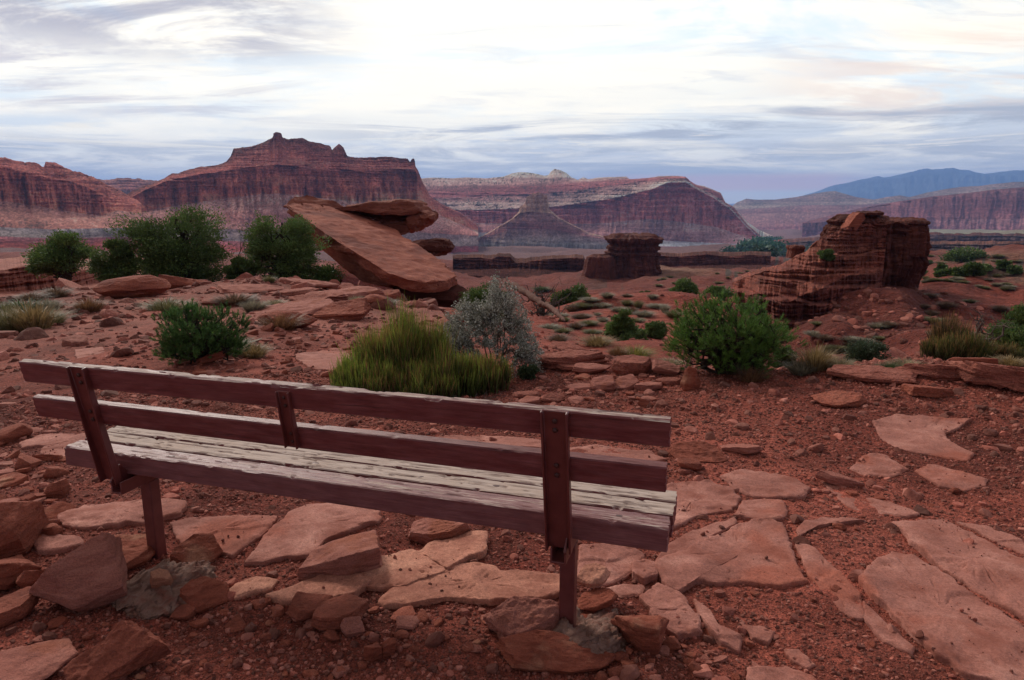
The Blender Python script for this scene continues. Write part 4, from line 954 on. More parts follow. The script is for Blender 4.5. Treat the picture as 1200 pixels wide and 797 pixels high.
K((1060, 424, 1140, 446), 'flat', 'broad layered red ledge with a pale top on the right brink', 'ledge', (.03, -.03, .1), .5, .2, strata=.05)
K((1118, 424, 1158, 436), 'flat', 'dark thin flag stacked on the layered ledge', 'rock', (.0, .04, .1), .5, .1, dz=.05)
K((1130, 428, 1260, 462), 'flat', 'massive red ledge sloping to the right frame edge', 'ledge', (.03, .06, .1), .5, .2, strata=.05, sub=6)
K((225, 414, 262, 427), 'flat', 'red rock at the foot of the small juniper', 'rock', (.1, -.2, .1), .7, .1)
K((205, 418, 232, 427), 'flat', 'flake left of the rock below the small juniper', 'ledge', (.1, -.1, .1), .7, .1)
K((122, 325, 192, 349), 'round', 'long rounded dark red boulder beside the leftmost junipers', 'boulder', (0, 0, 0), .6, .1, rmin=10, hs=1.1)
K((186, 322, 237, 337), 'block', 'squat split boulder right of the long rounded one', 'boulder', (0, 0, .2), .7, .1, rmin=10)
K((306, 362, 370, 386), 'round', 'rounded boulder with grass growing at its left end', 'boulder', (0, .12, 0), .7, .15, rmin=8)
K((368, 355, 434, 376), 'block', 'dark undercut boulder in the ledges left of the green shrub', 'boulder', (0, -.05, 0), .7, .1, rmin=8, strata=.02)
K((296, 354, 395, 368), 'flat', 'low pale pink ledge between the rounded and the undercut boulder', 'rockpale', (0, .0, 0), .8, .2, rmin=8)
K((341, 342, 408, 360), 'flat', 'layered pink ledge above the undercut boulder', 'ledge', (0, .06, 0), .7, .15, rmin=10, strata=.05)
K((354, 331, 450, 353), 'flat', 'long flat topped ledge with a bright upper surface', 'rockpale', (0, .05, 0), .55, .15, rmin=10, strata=.03, sub=5)
K((314, 336, 372, 348), 'flat', 'low sloping ledge left of the long flat topped one', 'ledge', (0, -.05, 0), .8, .15, rmin=10)
K((425, 343, 454, 358), 'round', 'dark round boulder at the end of the long ledge', 'boulder', (0, 0, 0), .8, .1, rmin=10)
K((328, 326, 395, 340), 'flat', 'smooth pink ledge behind the long flat topped one', 'rockpale', (0, .05, 0), .7, .15, rmin=12)
K((392, 315, 428, 335), 'block', 'pale edged wedge of rock leaning right on the ledges', 'rockorange', (0, .35, .1), .5, .1, rmin=12)
K((422, 328, 440, 340), 'flat', 'small leaning flake between the two wedges', 'rockorange', (0, .4, .1), .6, .1, rmin=12, hs=1.3)
K((440, 324, 474, 344), 'block', 'pale edged wedge of rock right of its twin', 'rockorange', (0, .40, .1), .5, .1, rmin=12)
K((350, 309, 424, 324), 'flat', 'long thin layered ledge below the leaning slab', 'ledge', (0, .03, 0), .6, .15, rmin=14, strata=.05)
K((374, 317, 400, 328), 'round', 'small smooth boulder under the layered ledge', 'boulder', (0, .03, 0), .7, .1, rmin=14)
K((392, 296, 440, 319), 'block', 'red block wedged under the leaning slab', 'boulder', (0, .1, 0), .7, .1, rmin=16, r=30, strata=.03)
K((440, 338, 470, 352), 'flat', 'dark flag at the foot of the right hand wedge', 'rock', (0, .1, 0), .7, .1, rmin=12)
K((258, 330, 330, 345), 'flat', 'low slickrock hump below the middle junipers', 'ledge', (0, .0, 0), 1, .2, rmin=12)
K((240, 345, 300, 358), 'flat', 'low slickrock hump in front of the sagebrush', 'ledge', (0, .0, 0), 1, .3, rmin=10)
K((470, 330, 560, 352), 'flat', 'layered dark ledge below the foot of the leaning slab', 'rock', (0, .03, 0), .6, .15, rmin=14, r=19, strata=.06)

# the great leaning slab and its companions: solid prisms between traced faces
def solid(name, tops, depthvec, mat, label, cuts=5, amp=.12, strata=0., cat='boulder', fr=1.0, seed=1, parent=None):
    """convex block: traced near face (px, py, distance) pushed along depthvec"""
    pts = [pos(*p) for p in tops]; dv = np.array(depthvec, float)
    pts += [p + dv * (1 if not hasattr(fr, '__len__') else 1) for p in pts]
    bm = bmesh.new()
    vs = [bm.verts.new(p) for p in pts]
    r_ = bmesh.ops.convex_hull(bm, input=vs)
    bmesh.ops.delete(bm, geom=[e for e in r_['geom_interior'] if isinstance(e, bmesh.types.BMVert)] , context='VERTS')
    bmesh.ops.triangulate(bm, faces=bm.faces)
    for _ in range(cuts + 2):
        long = [e for e in bm.edges if e.calc_length() > .16]
        if not long: break
        bmesh.ops.subdivide_edges(bm, edges=long, cuts=1, use_grid_fill=False)
        bmesh.ops.triangulate(bm, faces=bm.faces)
    bm.normal_update()
    V = np.array([v.co[:] for v in bm.verts]); N = np.array([v.normal[:] for v in bm.verts]); Fc = np.array([[v.index for v in f.verts] for f in bm.faces]); bm.free()
    d = -np.abs(fbm3(V[:, 0] / .8 + seed, V[:, 1] / .8, V[:, 2] / .5, 4, seed + 6, .6)) * amp * .8 + amp * .2 + fbm3(V[:, 0] / 1.6 + seed, V[:, 1] / 1.6, V[:, 2] / .9, 5, seed, .55) * amp + fbm3(V[:, 0] / .3, V[:, 1] / .3, V[:, 2] / .3, 3, seed + 1) * amp * .25
    if strata: d = d + strata * fbm2(V[:, 2] / .22 + seed, V[:, 0] / 6, 3, seed + 3, .7) * np.clip(1.2 - np.abs(N[:, 2]), 0, 1)
    V = V + N * d[:, None]
    org = V.mean(0); org[2] = V[:, 2].min()
    o = mesh(name, V - org, Fc, M[mat], parent); o.location = org
    try: o.data.set_sharp_from_angle(angle=R(45))
    except Exception: pass
    if label: tag(o, label, cat)
    return o
_A, _B, _D = pos(338, 240, 34.0), pos(533, 322, 28.6), pos(480, 282, 33.0)
_n = np.cross(_B - _A, _D - _A); _n /= np.linalg.norm(_n); _n = _n if _n[2] > 0 else -_n
def on_plane(px, py):
    u, f, d = ray(px, py); dv = np.array([u, f, d]); c0 = np.array([0, 0, CAMH]); t_ = ((_A - c0) @ _n) / (dv @ _n); q = c0 + dv * t_
    return (px, py, float(math.hypot(q[0], q[1])))
dn = -_n * .42 + np.array([.1, .25, 0])
solid('boulder', [on_plane(*q) for q in [(334, 240), (345, 237), (372, 239), (400, 245), (424, 251), (452, 263), (482, 283), (512, 305), (531, 317), (536, 323), (524, 329), (500, 331), (478, 328), (455, 320), (436, 306), (408, 287), (383, 275), (360, 258)]],
      dn, 'boulder', 'huge flat slab of red rock leaning like a ramp behind the shrubs', seed=4, amp=.10, strata=.22)
K((352, 300, 402, 322), 'flat', 'thick broken ledge in the shade left of the leaning plates', 'ledge', (0, .05, .2), .8, .1, rmin=14, r=30, strata=.05)
K((398, 306, 446, 325), 'flat', 'dull ledge stacked under the second leaning plate', 'boulder', (0, .12, .1), .8, .1, rmin=14, r=28.5, strata=.05)
K((452, 334, 520, 350), 'flat', 'broad dark ledge in front of the shaded base rock', 'boulder', (0, .06, .1), .7, .15, rmin=12, r=22, strata=.05)
solid('boulder', [(345, 247, 33.6), (400, 278, 31.4), (440, 303, 29), (468, 325, 28), (455, 335, 28.2), (425, 330, 30), (398, 310, 32), (352, 272, 34)],
      (.2, 1.2, -.2), 'boulder', 'second leaning plate showing beneath the huge flat slab', seed=6, amp=.1)
shelf = solid('boulder', [(394, 245, 36), (412, 241, 35.6), (440, 239, 35.6), (475, 237, 35.6), (484, 240, 35.4), (490, 246, 35), (484, 251, 35), (460, 252, 35), (430, 250, 35.4)],
      (.2, 2.6, .1), 'cap', 'overhanging rock shelf resting behind the top of the huge slab', seed=8, amp=.2, strata=.4)
for sd_, pts_ in ((9, [(425, 251, 36.4), (450, 251, 36), (482, 250, 35.6), (487, 256, 35.5), (484, 262, 35.6), (462, 262, 36), (440, 258, 36.4), (412, 252, 36.6), (405, 245, 36.8)]), (11, [(436, 256, 36.2), (448, 258, 36), (480, 259, 35.3), (486, 264, 35.2), (480, 272, 35), (470, 276, 35), (458, 269, 35.5)])):
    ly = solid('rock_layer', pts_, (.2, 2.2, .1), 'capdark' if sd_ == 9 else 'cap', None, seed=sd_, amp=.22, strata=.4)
    ly.parent = shelf; ly.location = ly.location - shelf.location
solid('boulder', [(480, 243, 35.6), (490, 247, 35.4), (500, 250, 35.2), (508, 252, 35.2), (505, 258, 35.2), (497, 266, 35.2), (488, 270, 35), (480, 266, 35)],
      (.2, 1.5, .1), 'cap', 'beak shaped nose of rock at the tip of the overhanging shelf', seed=10, amp=.24, strata=.45)
solid('boulder', [(333, 242, 35), (345, 231, 36), (360, 229, 36.5), (378, 232, 37), (395, 238, 37), (405, 244, 37), (380, 250, 36)],
      (0, 1.8, -.3), 'cap', 'dark humped rock at the upper left end of the huge slab', seed=12, amp=.15, strata=.15)
solid('boulder', [(462, 290, 33), (490, 283, 33), (505, 280, 33), (521, 280, 33), (527, 285, 33), (524, 292, 33), (512, 299, 32.6), (498, 295, 32.6)],
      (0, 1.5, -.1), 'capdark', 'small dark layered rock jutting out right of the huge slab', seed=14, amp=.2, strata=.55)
K((418, 316, 452, 333), 'block', 'broken red block wedged at the left under the huge slab', 'boulder', (0, -.15, .3), .7, .1, rmin=14, r=27, strata=.04)
K((444, 322, 474, 338), 'flat', 'flat broken ledge under the lower edge of the huge slab', 'ledge', (0, .1, .3), .7, .1, rmin=14, r=25.5, strata=.05)
solid('boulder', [(468, 322, 29.6), (500, 330, 29), (530, 328, 29), (545, 340, 28.5), (530, 352, 28), (490, 350, 28), (462, 340, 28.5)],
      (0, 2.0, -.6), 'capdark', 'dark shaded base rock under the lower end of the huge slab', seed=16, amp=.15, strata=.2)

# standing butte and ledgy outcrop: stacks of rings with overhanging layers
def stack(name, prof, cx, cy, plan, label, cat, mat, seed, nseg=420, nz=200, amp=1.0, rot=0, L=1.0, led=.05, col1=(1, 1, 1), topf=None, shear=(0, 0)):
    """prof: (z, radius factor); plan: angle -> radius; a closed solid"""
    zs0 = np.array([p[0] for p in prof]); rf0 = np.array([p[1] for p in prof])
    z = np.linspace(zs0[0], zs0[-1], nz); rf = np.interp(z, zs0, rf0)
    th = np.linspace(0, 2 * math.pi, nseg, endpoint=False)
    TH_, Z_ = np.meshgrid(th, z)
    pl = plan(th)
    x = pl[None] * np.cos(TH_); y = pl[None] * np.sin(TH_)
    zn = (Z_ - z[0]) / (z[-1] - z[0])
    lay = fbm3(np.cos(TH_) * pl[None] / (2.2 * L), np.sin(TH_) * pl[None] / (2.2 * L) + seed, Z_ / (.5 * L), 5, seed, .7) * 1.2
    crk = -np.abs(fbm2(np.cos(TH_) * pl[None] / (1.1 * L), np.sin(TH_) * pl[None] / (1.1 * L) + Z_ / (9 * L), 4, seed + 3, .6))
    lump = fbm3(x / (3 * L), y / (3 * L), Z_ / (2 * L), 4, seed + 5, .55)
    m = rf[:, None] * (1 + amp * (led * lay + .17 * (crk + .2) + .12 * lump))
    if topf is not None:
        m = m
    x = x * m; y = y * m
    X_ = x * math.cos(rot) - y * math.sin(rot) + cx + shear[0] * Z_ * 0; Y_ = x * math.sin(rot) + y * math.cos(rot) + cy
    Zz = Z_ + .0
    zt = fbm2(X_ / (1.2 * L), Y_ / (1.2 * L), 4, seed + 7) * .35 * L * sstep(.75, 1, zn)
    if topf is not None: Zz = z[0] + (Zz - z[0]) * (topf(X_ , Y_) - z[0]) / (z[-1] - z[0])
    Zz = Zz + zt
    V = np.stack([X_, Y_, Zz], -1).reshape(-1, 3)
    Cc = 1 + .5 * fbm2(np.arctan2(y, x) * pl.mean() / (.9 * L), Z_ / (7 * L), 4, seed + 9, .65) + .15 * lay
    # top: shrink rings to a centre
    n0 = nz * nseg; caps = []
    base = V[(nz - 1) * nseg:]; cen = base.mean(0)
    rings = [V]
    for q in (.93, .8, .62, .4, .2):
        rg_ = cen + (base - cen) * q; rg_[:, 2] = base[:, 2] * q + cen[2] * (1 - q) + fbm2(rg_[:, 0] / L, rg_[:, 1] / L, 3, seed + 11) * .3 * L + .1 * L * (1 - q); rings.append(rg_)
    V = np.vstack(rings + [cen[None] + np.array([[0, 0, .1 * L]])])
    nr = nz + 5
    f = grid_faces(nr, nseg, wrap=True); j = np.arange(nseg); b0 = (nr - 1) * nseg
    cap = np.stack([b0 + j, b0 + (j + 1) % nseg, np.full(nseg, len(V) - 1)], -1)
    cc = np.concatenate([Cc.ravel(), np.ones(len(V) - Cc.size)])[:, None] * np.array(col1)[None]
    org = np.array([cx, cy, z[0]])
    o = mesh(name, V - org, [f, cap], M[mat], colr=np.clip(cc, .3, 2.2)); o.location = org
    return tag(o, label, cat)
def plan_ell(a, b, p=2.6, seed=0, amp=.12):
    def f(th):
        c, s = np.abs(np.cos(th)), np.abs(np.sin(th))
        r = 1 / ((c / a) ** p + (s / b) ** p) ** (1 / p)
        return r * (1 + amp * fbm2(np.cos(th) * 1.7 + seed, np.sin(th) * 1.7, 3, seed))
    return f
rb = 215.0; cb = pos(741, 300, rb + 8)
zz = lambda y: float(CAMH + rb * slope(741, y))
px2 = rb / F * 1.02
stack('butte', [(zz(348), 1.35), (zz(338), 1.14), (zz(331), 1.02), (zz(322), 1.0), (zz(310), .93), (zz(301), .90), (zz(300), .97), (zz(297.5), .98), (zz(297), .88), (zz(294), .86), (zz(293.5), .96), (zz(290), .94), (zz(289.5), .87), (zz(286), .90), (zz(285.5), .98), (zz(282), 1.04), (zz(279.5), 1.03), (zz(279), .90), (zz(276.5), .78)],
      cb[0], cb[1], plan_ell(30 * px2, 9.5, 3.2, 3, .06), 'isolated dark red butte with a layered cap standing mid valley', 'butte', 'butte', 31, L=1.5, led=.055, amp=1.15, nz=300)
rb2 = 205.; cb2 = pos(703, 325, rb2 + 10); zz2 = lambda y: float(CAMH + rb2 * slope(703, y))
stack('rock_ledge', [(zz2(346), 1.3), (zz2(332), 1.05), (zz2(322), 1.0), (zz2(312), .9), (zz2(304), .8), (zz2(302), .5)], cb2[0], cb2[1], plan_ell(5.2, 5, 2.6, 5, .2), 'low dark shoulder of rock attached to the left of the butte', 'rock ledge', 'butte', 37, L=1.6, led=.06, nseg=260, nz=120)
# outcrop
ro = 74.0
def zo(x, y, r=ro): return float(CAMH + r * slope(x, y))
p0 = pos(1010, 300, ro + 3); 
k = ro / F * 1.02
def blk(xc, hw, dep, r, prof, lab, seed, mat='butte', L=.8, led=.05, p=3.0, rot=0., nz=220, cat='outcrop', amp=1.0, nseg=420, pa=.08):
    c = pos(xc, 300, r + dep * .8)
    return stack('rock_outcrop', [(zo(xc, y, r), f) for y, f in prof], c[0], c[1], plan_ell(hw * r / F * 1.02, dep, p, seed, pa), lab, cat, mat, seed, L=L, led=led, nz=nz, rot=rot, amp=amp, nseg=nseg)
blk(1032, 37, 5.0, 73, [(352, .92), (336, .92), (322, .97), (308, 1.02), (290, 1.03), (278, 1.0), (274, .93), (270, 1.0), (266, .9), (262, .98), (259, .9)], 'tall dark red outcrop wall on the right with a layered overhanging top', 51, rot=-math.atan2(p0[0], p0[1]), led=.035, amp=1.5, pa=.14)
blk(1004, 28, 3.6, 73, [(300, 1.4), (278, 1.25), (268, 1.15), (264, 1.0), (260, 1.08), (256, .95), (253.5, .8)], 'middle raised layers on the crest of the right hand outcrop', 53, rot=-math.atan2(p0[0], p0[1]), led=.07, L=.6)
blk(1013, 12, 1.3, 72.6, [(256, .5), (253, .55), (252, 1.0), (249.5, 1.05), (248.5, .8)], 'small cap stone balanced on the crest of the outcrop', 55, L=.4, led=.04, nz=60, cat='cap stone', nseg=160)
blk(1058, 13, 2.4, 73, [(300, 1.15), (275, 1.1), (264, .95), (262, 1.05), (259, .98), (257, .8)], 'square shouldered block at the right end of the outcrop crest', 57, led=.06, L=.5, nz=140)
solid('rock', [(988, 277, 71), (991, 270, 71), (1003, 253, 71), (1008, 249, 71), (1013, 250, 71), (1014, 256, 71), (1004, 270, 71), (994, 279, 71)], (.1, 1.6, 0), 'boulder', 'brighter slab leaning against the left side of the outcrop crest', seed=22, amp=.1, cat='rock')
# the ramp of ledges left of the wall, one traced body
cR1, cR2 = (.15, .040, .026), (.21, .06, .038)  # ledge reds lowered so the colour holds the outcrop's shade
tag(loft('rock_outcrop', 862, 1040, [
  dict(y=[(862, 345), (880, 362), (900, 384), (927, 396), (950, 388), (975, 372), (1000, 350), (1040, 338)], r=[(862, 66), (900, 60), (927, 58.5), (965, 61), (1000, 65), (1040, 69)], n=60, c=(.16, .043, .028), c2=(.11, .03, .021), rib=.9, gul=.5, led=.2, ter=1, st=.35, str=.12),
  dict(y=[(862, 338), (880, 346), (895, 345), (915, 352), (932, 354), (950, 345), (975, 334), (1000, 322), (1040, 318)], r=[(862, 67), (900, 61), (927, 60), (965, 62.5), (1000, 66.5), (1040, 70)], n=16, c=cR2, c2=cR2, led=.15, ter=1, rib=.7, str=.12),
  dict(y=[(862, 334), (880, 335), (895, 333), (915, 336), (932, 338), (950, 330), (975, 320), (1000, 308), (1040, 305)], r=[(862, 68), (900, 63), (927, 62.5), (965, 64.5), (1000, 68), (1040, 71)], n=40, c=cR1, c2=cR2, led=.2, ter=1, rib=.8, gul=.5, st=.3, str=.12),
  dict(y=[(862, 331), (880, 325), (900, 318), (915, 318), (932, 316), (950, 308), (975, 298), (1000, 290), (1040, 288)], r=[(862, 68.5), (900, 65), (927, 65), (965, 66.5), (1000, 69.5), (1040, 72)], n=40, c=cR1, c2=cR2, led=.2, ter=1, rib=.7, st=.3, str=.12),
  dict(y=[(862, 329), (870, 326), (880, 321), (892, 316), (905, 312), (918, 309), (927, 304), (938, 299), (948, 293), (955, 285), (965, 280), (975, 274), (985, 269), (992, 266), (1000, 262), (1040, 262)], r=[(862, 69.5), (900, 67), (927, 68), (965, 69.5), (1000, 71.5), (1040, 73)], n=1, c=cR2, led=.3)],
  step=.3, seed=61, scale=.07, back=.07, crest=1.0, mat=M['butte2'], ter=(1.3, 1.25)), 'long ramp of thin broken red ledges climbing to the outcrop wall', 'outcrop')
blk(932, 8, 1.0, 70, [(303, 1.0), (294, .9), (291, 1.05), (288.5, .9)], 'little dark block perched on the left crest of the outcrop', 75, led=.06, L=.4, nz=60, nseg=160)

# scattered stones of a kind: individuals nearest the camera, the rest as loose litter
protos = []
for i in range(14):
    p, f = hull_shape(900 + i, 'flat' if i % 3 else 'block', .04, 0, .16, .3 if i % 3 else .7); p = p * np.array([1, 1, .28 if i % 3 else .6])
    mn, mx = p.min(0), p.max(0); p = (p - (mn + mx) / 2) / (mx[:2] - mn[:2]).max()
    me = None; o = mesh('small_stone', p, f, M[('rock', 'rockpale', 'rockorange')[i % 3]]); me = o.data
    try: me.set_sharp_from_angle(angle=R(35))
    except Exception: pass
    bpy.data.objects.remove(o); protos.append((me, -p[:, 2].min()))
rg = np.random.default_rng(5)
zones = [  # px0, py0, px1, py1, count, size range (px), group words
 (0, 700, 330, 797, 34, (10, 24), 'small angular red stone on dark gravel in the lower left', 'small stones in the lower left gravel'),
 (330, 715, 600, 797, 44, (9, 22), 'small angular red stone on dark gravel below the sandy slab', 'small stones in the gravel below the slabs'),
 (690, 740, 900, 797, 36, (10, 22), 'small rounded red stone in the gravel right of the front footing', 'small stones right of the front footing'),
 (0, 500, 75, 640, 40, (12, 34), 'flat angular red flake in the litter left of the bench', 'flakes littering the ground left of the bench'),
 (800, 560, 1190, 760, 40, (7, 14), 'small reddish pebble lying between the large slabs on the right', 'pebbles between the slabs on the right'),
 (600, 440, 800, 480, 34, (8, 24), 'small flat pinkish flake in the rubble below the brink ledges', 'flakes below the brink ledges'),
 (220, 420, 420, 445, 24, (8, 18), 'small flake on the gravel behind the top board of the bench', 'flakes behind the bench'),
 (280, 385, 420, 415, 30, (9, 20), 'small flake on the path between the juniper and the green shrub', 'flakes between juniper and green shrub')]
for x0, y0, x1, y1, cnt, (s0, s1), lab, grp in zones:
    for i in range(cnt):
        x = rg.uniform(x0, x1); y = rg.uniform(y0, y1); P, r = hit(x, y)
        D = math.hypot(r, CAMH - P[2]); s = (s0 + (s1 - s0) * rg.random() ** 2.2) / F * D
        me, zb = protos[rg.integers(len(protos))]
        o = bpy.data.objects.new('small_stone', me); col.objects.link(o)
        o.scale = (s, s * rg.uniform(.6, 1), s * rg.uniform(.7, 1.1)); o.rotation_euler = (rg.uniform(-.2, .2), rg.uniform(-.2, .2), rg.uniform(0, 6.3))
        o.location = (P[0], P[1], P[2] + zb * s * .55)
        tag(o, lab, 'stone', grp)
def in_poly(x, y, B):
    ins = np.zeros(x.shape, bool); m = (x > B[:, 0].min()) & (x < B[:, 0].max()) & (y > B[:, 1].min()) & (y < B[:, 1].max())
    if not m.any(): return ins
    xs, ys = x[m], y[m]; c = np.zeros(xs.shape, bool); n = len(B); B = B[::3] if n > 120 else B; n = len(B)
    for i in range(n):
        x1, y1 = B[i]; x2, y2 = B[(i + 1) % n]
        k = ((y1 > ys) != (y2 > ys)); c ^= k & (xs < (x2 - x1) * (ys - y1) / (y2 - y1 + 1e-12) + x1)
    ins[m] = c; return ins
# litter (uncountable): three sizes of gravel over the near ground
def gravel(name, label, n, rmin, rmax, s0, s1, sub, power, seed, flat=.5, azr=.75, mask=None, grow=.12):
    rg = np.random.default_rng(seed); pv = []; 
    kinds = 7; FF = []
    for i in range(kinds):
        p, f = hull_shape(700 + seed * 10 + i, 'flat' if i % 2 else 'block', .03, 0, {1: .9, 2: .55, 3: .3}[sub], .6); FF.append(f); mn, mx = p.min(0), p.max(0)
        pv.append((p - (mn + mx) / 2) / (mx - mn).max())
    u = rg.random(n); r = (rmin ** power + u * (rmax ** power - rmin ** power)) ** (1 / power); a = rg.uniform(-azr, azr, n)
    x = r * np.sin(a); y = r * np.cos(a)
    if mask is not None:
        k = mask(x, y, r, a) > rg.random(n); x, y, r = x[k], y[k], r[k]; n = len(x)
    s = s0 + (s1 - s0) * rg.random(n) ** 3.5; s = s * (1 + grow * np.maximum(r - 3, 0))
    z = height(x, y); on = np.zeros(n, bool)
    if rmin < 3:
        for B_, up_h in SLABS:
            q = in_poly(x, y, B_); z[q] = np.maximum(z[q], (smooth_h(x, y) + up_h)[q] if q.any() else 0); on |= q
        keep = ~on | (rg.random(n) < np.clip(.01 + .15 * fbm2(x / .22, y / .22, 3, 71), 0, .05)); x, y, z, s, r = x[keep], y[keep], z[keep], s[keep], r[keep]; n = len(x)
    z = z + s * rg.uniform(-.08, .12, n)
    rz = rg.uniform(0, 6.283, n); tx = rg.normal(0, .25, n); ty = rg.normal(0, .25, n)
    Vs = []; Fs = []; Cs = []; off = 0
    for i in range(kinds):
        m = np.arange(n) % kinds == i
        p = pv[i]; k = m.sum()
        if not k: continue
        P = p[None] * s[m][:, None, None] * np.array([1, 1, flat + .25])
        c, sn = np.cos(tx[m])[:, None], np.sin(tx[m])[:, None]; Y_ = P[..., 1] * c - P[..., 2] * sn; Z_ = P[..., 1] * sn + P[..., 2] * c
        c, sn = np.cos(ty[m])[:, None], np.sin(ty[m])[:, None]; X_ = P[..., 0] * c + Z_ * sn; Z_ = -P[..., 0] * sn + Z_ * c
        c, sn = np.cos(rz[m])[:, None], np.sin(rz[m])[:, None]; X2 = X_ * c - Y_ * sn; Y2 = X_ * sn + Y_ * c
        W = np.stack([X2 + x[m][:, None], Y2 + y[m][:, None], Z_ + z[m][:, None]], -1)
        Vs.append(W.reshape(-1, 3)); ff = FF[i]
        Fs.append((ff[None] + (np.arange(k) * len(p))[:, None, None] + off).reshape(-1, 3)); off += k * len(p)
        t = .5 + 1.3 * rg.random(k) ** 1.6; hue = rg.uniform(-.12, .12, k)
        cc = np.stack([t, t * (1 + hue), t * (1 + hue * 1.1)], -1); Cs.append(np.repeat(cc, len(p), 0))
    o = mesh(name, np.vstack(Vs), np.vstack(Fs), M['gravel'], colr=np.vstack(Cs), smooth=False)
    return tag(o, label, kind='stuff')
gravel('gravel', 'fine red gravel covering the ground around the bench', 120000, 1.7, 7.0, .0045, .018, 1, 1.15, 1, .6)
gravel('pebbles', 'coarser red pebbles scattered over the ground', 14000, 1.7, 9.5, .014, .05, 2, 1.2, 2, .5, mask=lambda x, y, r, a: np.clip(.5 + 1.6 * fbm2(x / .7, y / .7, 3, 5), .05, 1))
gravel('stone_litter', 'flat red stone flakes littering the slope behind the bench', 16000, 5, 34, .02, .085, 2, 1.15, 3, .32, .8, mask=lambda x, y, r, a: np.where(a < -.02, 1, np.where(r < 9, .35, .2)) * np.clip(.6 + 1.6 * fbm2(x / 1.6, y / 1.1, 3, 15), .06, 1) * ((r < 8.5) | (a < .2)))
gravel('stone_litter', 'bigger flat flakes on the bare slope left of the shrubs', 1500, 6, 34, .08, .22, 3, 1.2, 4, .22, .8, mask=lambda x, y, r, a: (a < -.08) * np.clip(.5 + 1.8 * fbm2(x / 2.2, y / 1.4, 3, 25), .02, 1))
gravel('stone_litter', 'broken red rubble strewn over the slope under the outcrop', 11000, 11, 78, .14, .95, 2, 1.6, 7, .30, .8, grow=0, mask=lambda x, y, r, a: (a > .27) * np.where(r > 40, 1, .5) * np.clip(.45 + 1.8 * fbm2(x / 3.2, y / 6, 3, 45), .03, 1))
gravel('stone_litter', 'scattered red stones on the terrace below the butte', 2400, 11, 60, .06, .32, 2, 1.3, 8, .35, .8, grow=0, mask=lambda x, y, r, a: (a > -.03) * (a < .3))
gravel('stone_litter', 'thin broken flakes of pink rock mixed into the gravel around the bench', 2600, 1.7, 8, .025, .11, 3, 1.3, 9, .18, .8, mask=lambda x, y, r, a: np.clip(.35 + 1.7 * fbm2(x / .9, y / .9, 3, 95), .04, 1), grow=.03)
gravel('stone_litter', 'broken blocks and rubble at the foot of the leaning slab', 700, 19, 31, .12, .7, 3, 1.3, 10, .4, .8, grow=0, mask=lambda x, y, r, a: (a > -.34) & (a < -.07))
# grey mortar lumps at the bench legs
def mortar(box, label, seed, hh=.09, rot=0):
    x0, y0, x1, y1 = box; P, r = hit((x0 + x1) / 2, (y0 + y1) / 2)
    w = (x1 - x0) / F * math.hypot(r, 1.5); d = w * .95
    p, f = stone_shape(seed, 6, 'round', 10, .10); mn, mx = p.min(0), p.max(0); p = (p - (mn + mx) / 2) / (mx - mn) * np.array([w, d, hh * 2.2])
    p += (fbm3(p[:, 0] * 9, p[:, 1] * 9, p[:, 2] * 9, 6, seed, .7) * .06)[:, None] * np.array([1, 1, .9])
    o = mesh('concrete_footing', p, f, M['concrete']); o.location = (P[0], P[1], P[2] - .015); o.rotation_euler.z = rot
    return tag(o, label, 'footing')
mortar((138, 652, 244, 732), 'rough grey mortar lump holding the left bench leg', 801, .075)
mortar((628, 712, 738, 782), 'rough grey mortar lump holding the right bench leg', 803, .075)
# ------------------------------------------------------------------ plants
def tube_mesh(paths, nseg=7):
    """paths: list of (points (n,3), radii (n)) -> verts, faces"""
    Vs = []; Fs = []; off = 0
    for P, Rd in paths:
        P = np.asarray(P, float); Rd = np.asarray(Rd, float); n = len(P)
        T = np.gradient(P, axis=0); T /= np.linalg.norm(T, axis=1, keepdims=True) + 1e-9
        ref = np.array([0.31, .83, .2]); A_ = np.cross(T, ref); A_ /= np.linalg.norm(A_, axis=1, keepdims=True) + 1e-9; B_ = np.cross(T, A_)
        th = np.linspace(0, 2 * np.pi, nseg, endpoint=False)
        ring = P[:, None] + Rd[:, None, None] * (np.cos(th)[None, :, None] * A_[:, None] + np.sin(th)[None, :, None] * B_[:, None])
        Vs.append(ring.reshape(-1, 3)); Fs.append(grid_faces(n, nseg, off, wrap=True)); off += n * nseg
    return np.vstack(Vs), np.vstack(Fs)
def limb(a, b, r0, r1, rg, wob=.12, n=7, sag=0.):
    a = np.array(a, float); b = np.array(b, float); L_ = np.linalg.norm(b - a)
    t = np.linspace(0, 1, n)[:, None]
    P = a + (b - a) * t + np.sin(t * math.pi) * np.array([0, 0, sag]) * L_
    w = rg.normal(0, wob * L_ * .35, (n, 3)); w[0] = 0; w[-1] = 0
    P = P + w * np.sin(t * math.pi)
    return P, np.linspace(r0, r1, n)
def quads(cent, size, rg, aspect=2.0, up=.0, colr=None, dirs=None):
    """leaf quads at centres"""
    n = len(cent); d = rg.normal(size=(n, 3)) if dirs is None else dirs + rg.normal(size=(n, 3)) * .35
    d[:, 2] += up; d /= np.linalg.norm(d, axis=1, keepdims=True); e = np.cross(d, rg.normal(size=(n, 3))); e /= np.linalg.norm(e, axis=1, keepdims=True) + 1e-9
    s = np.broadcast_to(size, (n,))[:, None] * rg.uniform(.6, 1.3, (n, 1))
    a = cent - d * s * .5; b = cent + e * s * .5 / aspect; c = cent + d * s * .5; f = cent - e * s * .5 / aspect
    V = np.stack([a, b, c, f], 1).reshape(-1, 3)
    return V, np.arange(4 * n).reshape(-1, 4)
